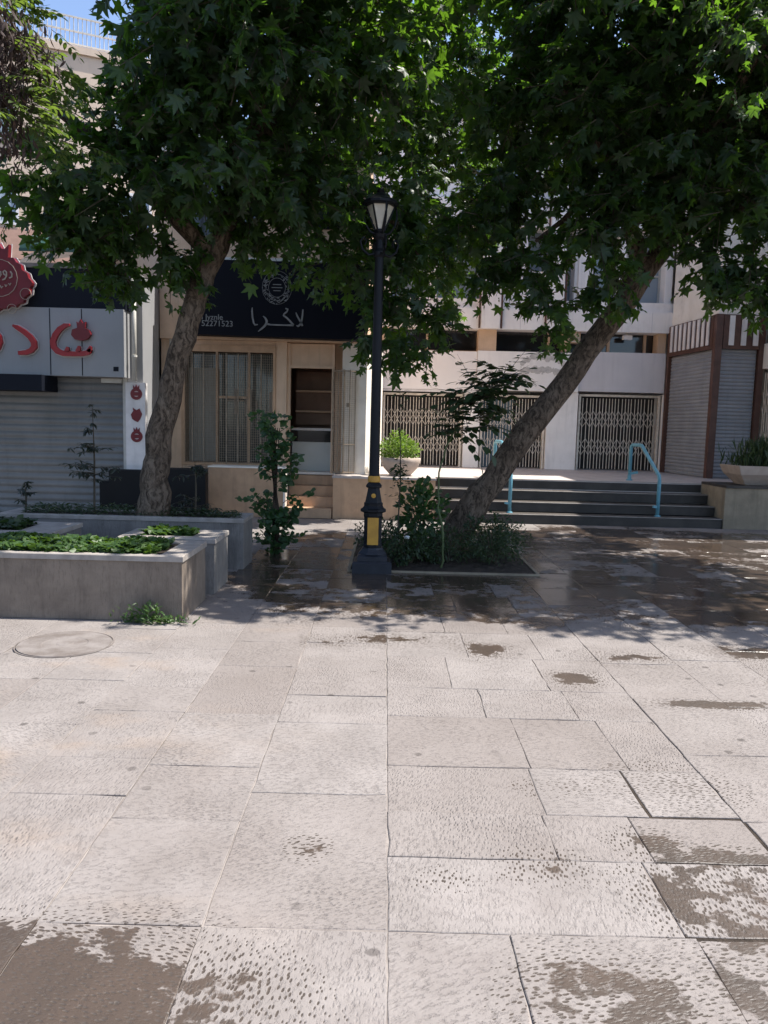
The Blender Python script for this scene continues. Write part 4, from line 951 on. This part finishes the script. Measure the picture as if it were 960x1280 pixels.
# window
wn = MB(); wn.box(-3.60,-3.54,SD-.02,SD+.06,.85,2.938); wn.box(-2.0,-1.953,SD-.02,SD+.06,.85,2.938); wn.box(-3.539,-2.001,SD-.02,SD+.06,.85,.90); wn.box(-3.539,-2.001,SD-.02,SD+.06,2.82,2.938)
for x in (-2.98,-2.42): wn.box(x-.022,x+.022,SD-.01,SD+.05,.901,2.819)
wn.box(-2.95,-2.45,SD-.008,SD+.05,2.02,2.06)
wn = wn.build('window', m['tan_stone'], sh)
b = MB(); b.box(-3.54,-2.0,SD+.30,SD+.32,.9,2.82); b.build('pane', m['window_glass'], wn)
b = MB(); b.box(-3.53,-3.0,SD+.24,SD+.26,.9,2.55); b.box(-2.12,-2.02,SD+.24,SD+.26,.9,1.5); b.each('curtain', m['curtain'], wn)
b = MB()
for (x,w_,z0,z1) in ((-2.72,.045,1.75,2.2),(-2.52,.11,1.72,2.2),(-2.1,.09,1.7,2.15),(-2.34,.03,1.78,2.0),(-2.85,.3,1.98,2.0)): b.box(x,x+w_,SD+.22,SD+.239,z0,z1)
b.each('painted_reflection', m['sign_cream'], wn)  # pale bars painted in for reflections in the window
gr = MB()
for k in range(46): x = -3.53+k*.0335; gr.bar((x,SD-.03,.88),(x,SD-.03,2.80),.006)
for k in range(44): z = .9+k*.043; gr.bar((-3.54,SD-.036,z),(-2.0,SD-.036,z),.0045)
for x in (-3.4,-3.2,-2.8,-2.6,-2.2): gr.bar((x,SD-.045,.88),(x,SD-.045,2.80),.016)
gr.build('grille', m['grille_metal'], wn)
# doorway
dw = MB(); dw.box(-1.757,-1.70,SD+.05,SD+.12,.745,3.0); dw.box(-.975,-.93,SD+.05,SD+.12,.745,3.0); dw.box(-1.699,-.976,SD+.05,SD+.12,2.58,2.63); dw = dw.build('door_frame', m['tan_paint'], sh)
b = MB(); b.box(-1.699,-.976,SD+.08,SD+.1,2.631,3.0); b.build('transom_panel', m['tan_paint'], dw)
b = MB(); b.box(-3.59,-.35,SD+2.9,SD+3.0,.71,3.0); b.box(-3.59,-.82,SD+.64,SD+2.9,.702,.71); b.box(-1.74,-.99,SD+1.5,SD+1.55,.711,2.66); b.build('interior_wall', m['brown_interior'], sh)
hg = MB(); zb, zt = .76, 2.56
for x0, x1, y0, y1 in ((-.945,-.75,SD+.02,SD-.14),(-.74,-.55,SD-.13,SD-.03)):
    pts = [(x0,y0),(x0+(x1-x0)*.5,(y0+y1)/2),(x1,y1)]
    for x,y in pts: hg.bar((x,y,zb),(x,y,zt),.018)
    for z in (zb+.02,1.27,zt-.02): hg.bar((x0,y0,z),(x1,y1,z),.018)
    for k in range(5): q = .1+.2*k; hg.bar((x0+(x1-x0)*q,y0+(y1-y0)*q,zb),(x0+(x1-x0)*q,y0+(y1-y0)*q,zt),.004)
    for k in range(50): z = zb+k*.036; hg.bar((x0,y0,z),(x1,y1,z),.004)
hg.box(-.70,-.64,SD-.13,SD-.085,1.92,1.99); hg.build('security_gate', m['grille_metal'], sh)
# name board
sb = MB(); sb.add([(-3.32,SD-.36,3.07),(-.40,SD-.36,3.04),(-.40,SD-.36,4.30),(-3.32,SD-.36,4.31),(-3.32,SD-.081,3.07),(-.40,SD-.081,3.04),(-.40,SD-.081,4.30),(-3.32,SD-.081,4.31)], [(0,1,2,3),(7,6,5,4),(0,3,7,4),(1,5,6,2),(3,2,6,7),(0,4,5,1)])
sb = sb.build('sign_board', m['navy_sign'], sh)
SY = SD-.36
def K(px, py):      # artwork units of the board -> metres on its face
    return (-3.294+(px-243)*.013465, 4.303-(py-325)*.01323+(px-243)*.00034)
def Z(ax, ay): return K(240+ax/4.571, 310+ay/4.571)
lt = MB(); Y0_, Y1_ = SY-.02, SY-.002
def S_(pts, w):
    global lt
    lt.stroke([Z(*p) for p in pts], [v*.0046 for v in w], Y0_, Y1_)
S_([(350,343),(349,365),(352,400),(358,430),(366,442),(382,440)], [3,6,6,6,6,3])                      # alef
lt.build('letter', m['sign_silver'], sb); lt = MB()
S_([(412,392),(424,402),(433,418),(432,434),(420,450),(402,466),(384,480)], [3,6,8,8,7,6,2])         # re
S_([(432,436),(455,441),(500,443),(550,444),(586,444)], [7,5,5,5,7])                                 # long joining stroke
S_([(540,348),(553,353),(549,366),(532,380),(528,388),(548,402),(566,420),(580,436),(588,444)], [4,6,5,5,6,6,7,7,6])   # kaf
lt.build('letter', m['sign_silver'], sb); lt = MB()
S_([(600,372),(607,390),(618,410),(630,430),(638,448)], [3,6,6,7,6])
S_([(640,355),(638,385),(634,415),(626,440),(612,450),(604,446)], [4,6,7,7,6,3])                     # lam-alef
lt.build('letter', m['sign_silver'], sb)
em = MB(); gq = random.Random(3); cx, cz = Z(490,230)
for k in range(120):
    a = gq.uniform(0,2*math.pi); r0 = gq.uniform(.165,.265); x, z = cx+r0*math.cos(a)*.92, cz+r0*math.sin(a)*1.02
    if 1.15 < a < 1.6: continue
    an = a + math.pi/2 + gq.uniform(-.9,.9); l = gq.uniform(.03,.055); u, v = math.cos(an), math.sin(an)
    em.prism([(x-u*l/2,z-v*l/2),(x-v*l*.16,z+u*l*.16),(x+u*l/2,z+v*l/2),(x+v*l*.16,z-u*l*.16)], SY-.008-k*.00003, SY-.002)
for r0, w_ in ((.155,.006),(.215,.005),(.27,.004)):
    em.stroke([(cx+r0*.92*math.cos(k*.2618), cz+r0*1.02*math.sin(k*.2618)) for k in range(25)], w_, SY-.012, SY-.002)
for dz, hw in ((.05,.07),(.0,.09),(-.05,.06)):
    em.box(cx-hw, cx+hw, SY-.009, SY-.002, cz+dz-.006, cz+dz+.006)
bx, bz = Z(450,150)                                                     # little bird over the wreath
em.prism([(bx-.13,bz+.02),(bx-.05,bz+.05),(bx-.02,bz-.04),(bx+.07,bz-.03),(bx+.10,bz+.05),(bx+.05,bz+.02),(bx+.01,bz+.09),(bx-.03,bz+.08),(bx-.07,bz+.13),(bx-.07,bz+.07),(bx-.12,bz+.09)][::-1], SY-.0145, SY-.002)
x, z = Z(483,120); em.prism([(x-.012,z-.04),(x+.012,z-.04),(x,z+.09)], SY-.010, SY-.002)
em.build('emblem', m['sign_silver'], sb)
def text(name, body, x, z, y, size, mat, parent, ext=.004):
    cu = bpy.data.curves.new(name, 'FONT'); cu.body = body; cu.size = size; cu.extrude = ext
    o = bpy.data.objects.new(name, cu); COL.objects.link(o); o.rotation_euler = (R(90),0,0); o.location = (x,y,z)
    bpy.context.view_layer.update(); dg = bpy.context.evaluated_depsgraph_get()
    me = bpy.data.meshes.new_from_object(o.evaluated_get(dg)); me.transform(o.matrix_world); bpy.data.objects.remove(o)
    return link(name, me, mat, parent)
x, z = Z(-8,408); text('lettering', 'eem Jyznle', x, z, SY-.006, .13, m['sign_silver'], sb)
x, z = Z(22,446); text('lettering', '0 52271523', x, z, SY-.006, .135, m['sign_silver'], sb)

# inside the doorway
o = thing('shop_counter', (-1.35,SD+1.0,.71), 'white counter with a dark top standing inside the open shop door', 'counter')
b = MB(); b.box(-1.74,-.99,SD+.72,SD+1.2,.712,1.28); b.build('body', m['counter_white'], o)
b = MB(); b.box(-1.745,-.985,SD+.70,SD+1.22,1.281,1.49); b.build('display_band', m['dark_glass'], o)
b = MB(); b.box(-1.75,-.98,SD+.68,SD+1.24,1.491,1.535); b.build('top', m['strip_white'], o)
o = thing('wall_shelf', (-1.35,SD+1.4,1.6), 'brown shelving with pale shelf edges behind the shop counter', 'shelf')
b = MB(); b.box(-1.74,-.99,SD+1.30,SD+1.499,1.60,2.6); b.build('case', m['brown_interior'], o)
b = MB()
for z in (1.83,2.21): b.box(-1.73,-1.0,SD+1.12,SD+1.299,z,z+.035)
b.build('shelf', m['tan_paint'], o)

# ------------------------------------------------------------------ donut shop on the left
LD = 12.6
ds = thing('donut_shop', (-5.6,LD,0), 'dark shaded donut shop with white name board, red letters and a closed pale shutter', 'shop')
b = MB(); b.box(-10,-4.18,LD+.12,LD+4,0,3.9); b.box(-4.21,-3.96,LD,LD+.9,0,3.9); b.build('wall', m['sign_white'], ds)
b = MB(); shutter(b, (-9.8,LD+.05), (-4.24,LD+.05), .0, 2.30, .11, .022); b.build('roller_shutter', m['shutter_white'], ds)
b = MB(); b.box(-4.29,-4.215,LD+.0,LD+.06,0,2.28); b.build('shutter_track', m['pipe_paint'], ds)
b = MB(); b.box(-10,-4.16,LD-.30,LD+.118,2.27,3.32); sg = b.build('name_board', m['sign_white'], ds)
b = MB(); b.box(-10,-4.14,LD-.26,LD+.117,3.321,3.93); b.build('navy_band', m['navy'], ds)
b = MB(); b.box(-10,-4.12,LD-.28,LD+4,3.931,4.0); b.build('roof', m['concrete_grey'], ds)
b = MB(); b.box(-7.4,-5.36,LD-.55,LD+.04,2.02,2.265); b.build('awning_box', m['navy'], ds)
b = MB(); b.box(-4.62,-4.30,LD-.05,LD+.04,2.19,2.262); b.build('shutter_box', m['pipe_paint'], ds)
b = MB()
for x in (-5.32,-6.0+.66-.0-1.22,-4.94+.12): b.box(x-.006,x+.006,LD-.306,LD-.301,2.28,3.31)
b.box(-4.33,-4.25,LD-.305,LD-.3005,2.36,2.43)
b.build('seam', m['navy'], sg)
FY = LD-.30
def Q(ax, ay):      # artwork units of the white board -> metres on its face
    return (-6.10+ax/5.65*.01255, 3.27-(300+ay/5.65-390)*.01240+ax/5.65*.0003)
pale = MB()
lt = MB()
def S2(pts, w):
    global lt
    lt.stroke([Q(*p) for p in pts], [v*.00222 for v in w], FY-.07, FY-.019)
    pale.stroke([Q(*p) for p in pts], [v*.00222+.034 for v in w], FY-.018, FY-.006)
S2([(502,618),(470,622),(430,648),(398,690),(380,735),(386,775),(412,803),(450,818),(520,822),(590,820),(628,812),(648,788)], [16,30,36,40,40,40,40,38,34,34,34,18])
S2([(478,806),(485,772)], [36,16]); S2([(556,806),(566,766)], [36,14]); S2([(630,808),(648,768)], [34,14])
lt.build('letter', m['red_letter'], sg); lt = MB()
S2([(100,622),(130,636),(180,668),(220,702),(246,740),(248,772),(226,798),(190,812),(134,816)], [14,32,36,38,40,40,36,34,26])
lt.build('letter', m['red_letter'], sg); lt = MB()
S2([(-60,622),(-30,660),(0,700),(6,740),(-10,780),(-50,815)], [14,32,36,38,36,26])
lt.build('letter', m['red_letter'], sg)
pale.build('letter_edge', m['sign_edge'], sg)
dt = MB(); dt.prism([Q(*p) for p in [(580,580),(566,606),(552,596),(556,640),(520,652),(512,690),(540,722),(584,730),(628,718),(652,686),(640,656),(612,640),(616,598),(596,608)]], FY-.075, FY-.012); dt.build('pomegranate_dot', m['red_dark'], sg)
# round red emblem above the board
em = MB(); cx, cz = Q(40,330)[0], Q(40,330)[1]; pts = []
for k in range(72):
    a = 2*math.pi*k/72; r = .455+.016*math.cos(a*18)+.035*math.cos(3*a+.6)+.014*math.cos(7*a)
    if abs((a-math.pi/2+math.pi) % (2*math.pi) - math.pi) < .33: r = .53 + .09*(math.cos((a-math.pi/2)*19) > 0)
    pts.append((cx+r*math.cos(a)*.98, cz+r*math.sin(a)*.95))
em.prism(pts, FY-.16, FY-.071); em = em.build('round_emblem', m['red_dark'], ds)
pe = MB(); pe.prism([(cx+(x-cx)*1.045, cz+(z-cz)*1.045) for x, z in pts], FY-.07, FY-.05); pe.build('emblem_edge', m['sign_edge'], em)
lt = MB(); ey0, ey1 = FY-.172, FY-.161
ring = lambda x,z,r,w_: lt.stroke([(x+r*math.cos(k*.349), z+r*math.sin(k*.349)) for k in range(19)], w_, ey0, ey1)
ring(cx,cz+.06,.28,.008); ring(cx+.40,cz-.17,.085,.006); ring(cx+.18,cz-.40,.07,.006); ring(cx-.2,cz-.40,.07,.006)
for px in ([(118,258),(130,275),(128,296),(110,304)],[(88,286),(74,278),(68,262),(80,252),(92,264),(92,290),(80,310),(62,316)],[(50,256),(54,280),(40,300),(18,300),(8,278)],[(26,262),(30,258)],[(-10,250),(-10,300)],
           [(10,345),(18,360),(30,352)],[(44,352),(54,372),(64,360)],[(78,348),(84,362),(94,350)],[(104,340),(112,352),(120,338)],[(-16,352),(-8,364),(2,352)]):
    lt.stroke([Q(*p) for p in px], .020 if px[0][1] < 330 else .013, ey0-.003, ey1)
lt.build('lettering', m['sign_cream'], em)
# narrow side panel with three red motifs
b = MB(); b.box(-4.205,-3.89,LD-.12,LD-.002,.86,2.20); sp_ = b.build('side_panel', m['strip_white'], ds)
b = MB(); b.box(-4.205,-3.89,LD-.118,LD-.004,.0,.858); b.build('side_panel_base', m['strip_white'], ds)
for i, z in enumerate((2.02,1.67,1.34)):
    mo = MB()
    x = -4.03; rr = .095
    if i != 1:
        mo.lathe((0,0), [(rr*.5,0),(rr*.5,.01),(rr,.01),(rr,0)], 18, 0, False); k0 = len(mo.v)-72
        mo.v[k0:] = [(x+a, LD-.122-c, z+b_) for a,b_,c in mo.v[k0:]]
        mo.prism([(x-.045,z+.07),(x+.045,z+.07),(x+.05,z+.14),(x+.02,z+.10),(x,z+.15),(x-.02,z+.10),(x-.05,z+.14)], LD-.136, LD-.121)
        mo.box(x-.05,x+.05,LD-.134,LD-.121,z-.03,z+.03)
    else:
        mo.prism([(x-.09,z+.02),(x-.05,z+.08),(x-.06,z+.13),(x,z+.09),(x+.05,z+.12),(x+.09,z+.03),(x+.06,z-.05),(x+.02,z-.10),(x-.03,z-.08),(x-.07,z-.05)], LD-.132, LD-.121)
    mo.build('motif', m['red_dark'], sp_)
# pipes on the strip between the shops
pipes = (('thick pale drainpipe close to the white name board',-4.05,LD-.14,.036),('middle pale conduit on the strip between the two shops',-3.78,SD-.02,.022),('pale conduit nearest the plane tree trunk on the strip between the shops',-3.68,SD-.03,.03))
for lab, x, y, r_ in pipes:
    o = thing('drainpipe', (x,y,2.2), lab, 'pipe', 'pipes between the two shops')
    b = MB(); b.tube([(x,y,2.22),(x,y,4.6 if y > LD else 3.9)], r_, 10); b.build('pipe', m['pipe_paint'], o, smooth=True)
    b = MB()
    for z in (2.6,3.5): b.lathe((x,y), [(r_*1.3,z),(r_*1.3,z+.03)], 10)
    b.each('clip', m['pipe_paint'], o)
# black blocks at the foot of the shops
for lab, x0, x1, y0, z in (('low small black block against the pale shutter',-4.60,-4.44,12.35,.60),('tall black polished block under the motif panel, left of the trunk',-4.43,-3.85,12.30,.80),('broad black polished block under the barred window, right of the trunk',-3.62,-2.90,12.4,.84)):
    b = MB(); b.box(x0,x1,y0,y0+.18,0,z,.01); b.box(x0+.012,x1-.012,y0+.012,y0+.168,z+.0005,z+.006)
    tag(b.build('black_block', m['black_stone']), lab, 'stone block', 'black blocks at the foot of the shops')

# ------------------------------------------------------------------ buildings behind
tb = thing('stone_house', (-6.4,17,0), 'small stone house with a green awning peeping over the donut shop roof', 'building')
b = MB(); b.box(-6.6,-3.97,17.0,20,0,5.6); b.build('wall', m['beige_render'], tb)
b = MB()
for k in range(7):
    a0, a1 = k*math.pi/14, (k+1)*math.pi/14
    b.add([(-7.5,16.99-1.0*math.sin(a0),5.0+.42*math.cos(a0)),(-5.6,16.99-1.0*math.sin(a0),5.0+.42*math.cos(a0)),(-5.6,16.99-1.0*math.sin(a1),5.0+.42*math.cos(a1)),(-7.5,16.99-1.0*math.sin(a1),5.0+.42*math.cos(a1))],[(0,1,2,3)])
b.box(-7.5,-5.6,15.97,16.0,4.94,5.0); b.build('awning', m['green_paint'], tb)
b = MB(); b.box(-6.5,-5.5,16.95,16.999,3.9,4.9); wdw = b.build('window', m['window_glass'], tb)
b = MB()
for x in (-6.52,-6.0,-5.5): b.box(x-.03,x+.03,16.9,16.949,3.9,4.9)
b.box(-6.55,-5.47,16.9,16.948,4.38,4.44); b.build('frame', m['pipe_paint'], wdw)
o = thing('white_awning', (-8.0,20,0), 'bright white rounded awning behind the red emblem', 'awning')
b = MB()
for k in range(8):
    a0, a1 = k*math.pi/8, (k+1)*math.pi/8
    b.add([(-8.1-1.0*math.cos(a0),19.2,5.15+.55*math.sin(a0)),(-8.1-1.0*math.cos(a1),19.2,5.15+.55*math.sin(a1)),(-8.1-1.0*math.cos(a1),20.2,5.15+.55*math.sin(a1)),(-8.1-1.0*math.cos(a0),20.2,5.15+.55*math.sin(a0))],[(0,1,2,3)])
b.build('canvas', m['strip_white'], o)
b = MB()
for x in (-9.05,-7.15): b.bar((x,19.25,0),(x,19.25,5.15),.06); b.bar((x,20.15,0),(x,20.15,5.15),.06)
b.each('frame', m['pipe_paint'], o)
ab = thing('apartment_building', (-12,31,0), 'tall beige apartment building in the distance with a brick band and roof railing', 'building')
def rot(x, y): a = R(24); return (-12+x*math.cos(a)-y*math.sin(a), 30+x*math.sin(a)+y*math.cos(a))
def rbox(mb, x0,x1,y0,y1,z0,z1):
    c = [rot(x,y) for x,y in ((x0,y0),(x1,y0),(x1,y1),(x0,y1))]
    mb.add([(*p,z0) for p in c]+[(*p,z1) for p in c], [(3,2,1,0),(4,5,6,7)]+[(i,(i+1)%4,4+(i+1)%4,4+i) for i in range(4)])
b = MB(); rbox(b,-9,6,0,8,0,15.0); b.build('wall', m['beige_render'], ab)
b = MB(); rbox(b,-9.05,6.05,-.06,-.003,7.4,8.5); b.build('brick_band', m['brick'], ab)
b = MB(); rbox(b,-9.1,6.1,-.1,8.1,15.001,15.25); b.build('cornice', m['beige_render'], ab)
for x, z in ((-3.2,8.7),(1.5,11.6),(1.5,8.7),(-3.2,11.6),(4.2,11.6),(4.2,8.7),(-6,8.7),(-6,11.6)):
    b = MB(); rbox(b,x,x+1.3,-.04,-.002,z,z+1.5); wdw = b.build('window', m['pale_glass'], ab)
    b = MB()
    for u in (x-.05,x+.62,x+1.25): rbox(b,u,u+.1,-.09,-.041,z,z+1.5)
    rbox(b,x-.05,x+1.35,-.088,-.0405,z-.1,z-.001); rbox(b,x-.05,x+1.35,-.088,-.0405,z+1.501,z+1.6); b.build('frame', m['strip_white'], wdw)
b = MB()
for k in range(100): u = -9+k*.15; p = rot(u,.15); b.bar((*p,15.25),(*p,16.35),.025)
for z in (15.4,15.85,16.35): b.bar((*rot(-9,.15),z),(*rot(6,.15),z),.05)
b.build('roof_railing', m['pipe_paint'], ab)

# ------------------------------------------------------------------ light, sky, camera
EL, AZ = R(60), R(7)            # sun high on the right, a touch behind the buildings
sv = Vector((math.cos(EL)*math.cos(AZ), math.cos(EL)*math.sin(AZ), math.sin(EL)))
ld = bpy.data.lights.new('sun', 'SUN'); ld.energy = 4.6; ld.angle = R(.53); ld.color = (1,.955,.89)
lo = bpy.data.objects.new('sun', ld); COL.objects.link(lo); lo.rotation_euler = sv.to_track_quat('Z','Y').to_euler(); lo.location = sv*40
w = bpy.data.worlds.new('World'); sc.world = w; w.use_nodes = True; nt = w.node_tree
sky = nt.nodes.new('ShaderNodeTexSky'); sky.sky_type = 'NISHITA'; sky.sun_disc = False; sky.sun_elevation = EL; sky.sun_rotation = R(90)-AZ
sky.altitude = 1200; sky.dust_density = 2.6; sky.ozone_density = .35; sky.air_density = .8
bg = nt.nodes['Background']; bg.inputs[1].default_value = .15; nt.links.new(sky.outputs[0], bg.inputs[0])

cd = bpy.data.cameras.new('camera'); co = bpy.data.objects.new('camera', cd); COL.objects.link(co)
cd.sensor_fit = 'VERTICAL'; cd.sensor_height = 36; cd.lens = 27; cd.clip_end = 2000; cd.clip_start = .05
pitch = math.atan2(640-533, 960)
co.matrix_world = Matrix.Translation((0,0,1.6)) @ Matrix.Rotation(R(90)-pitch, 4, 'X') @ Matrix.Rotation(R(1.43), 4, 'Z')
sc.camera = co
vs_ = sc.view_settings; vs_.view_transform = 'Standard'; vs_.look = 'None'; vs_.gamma = 1; vs_.exposure = 1.12
cy = sc.cycles; cy.max_bounces = 8; cy.diffuse_bounces = 5; cy.transmission_bounces = 6; cy.sample_clamp_indirect = 8
cy.use_denoising = True
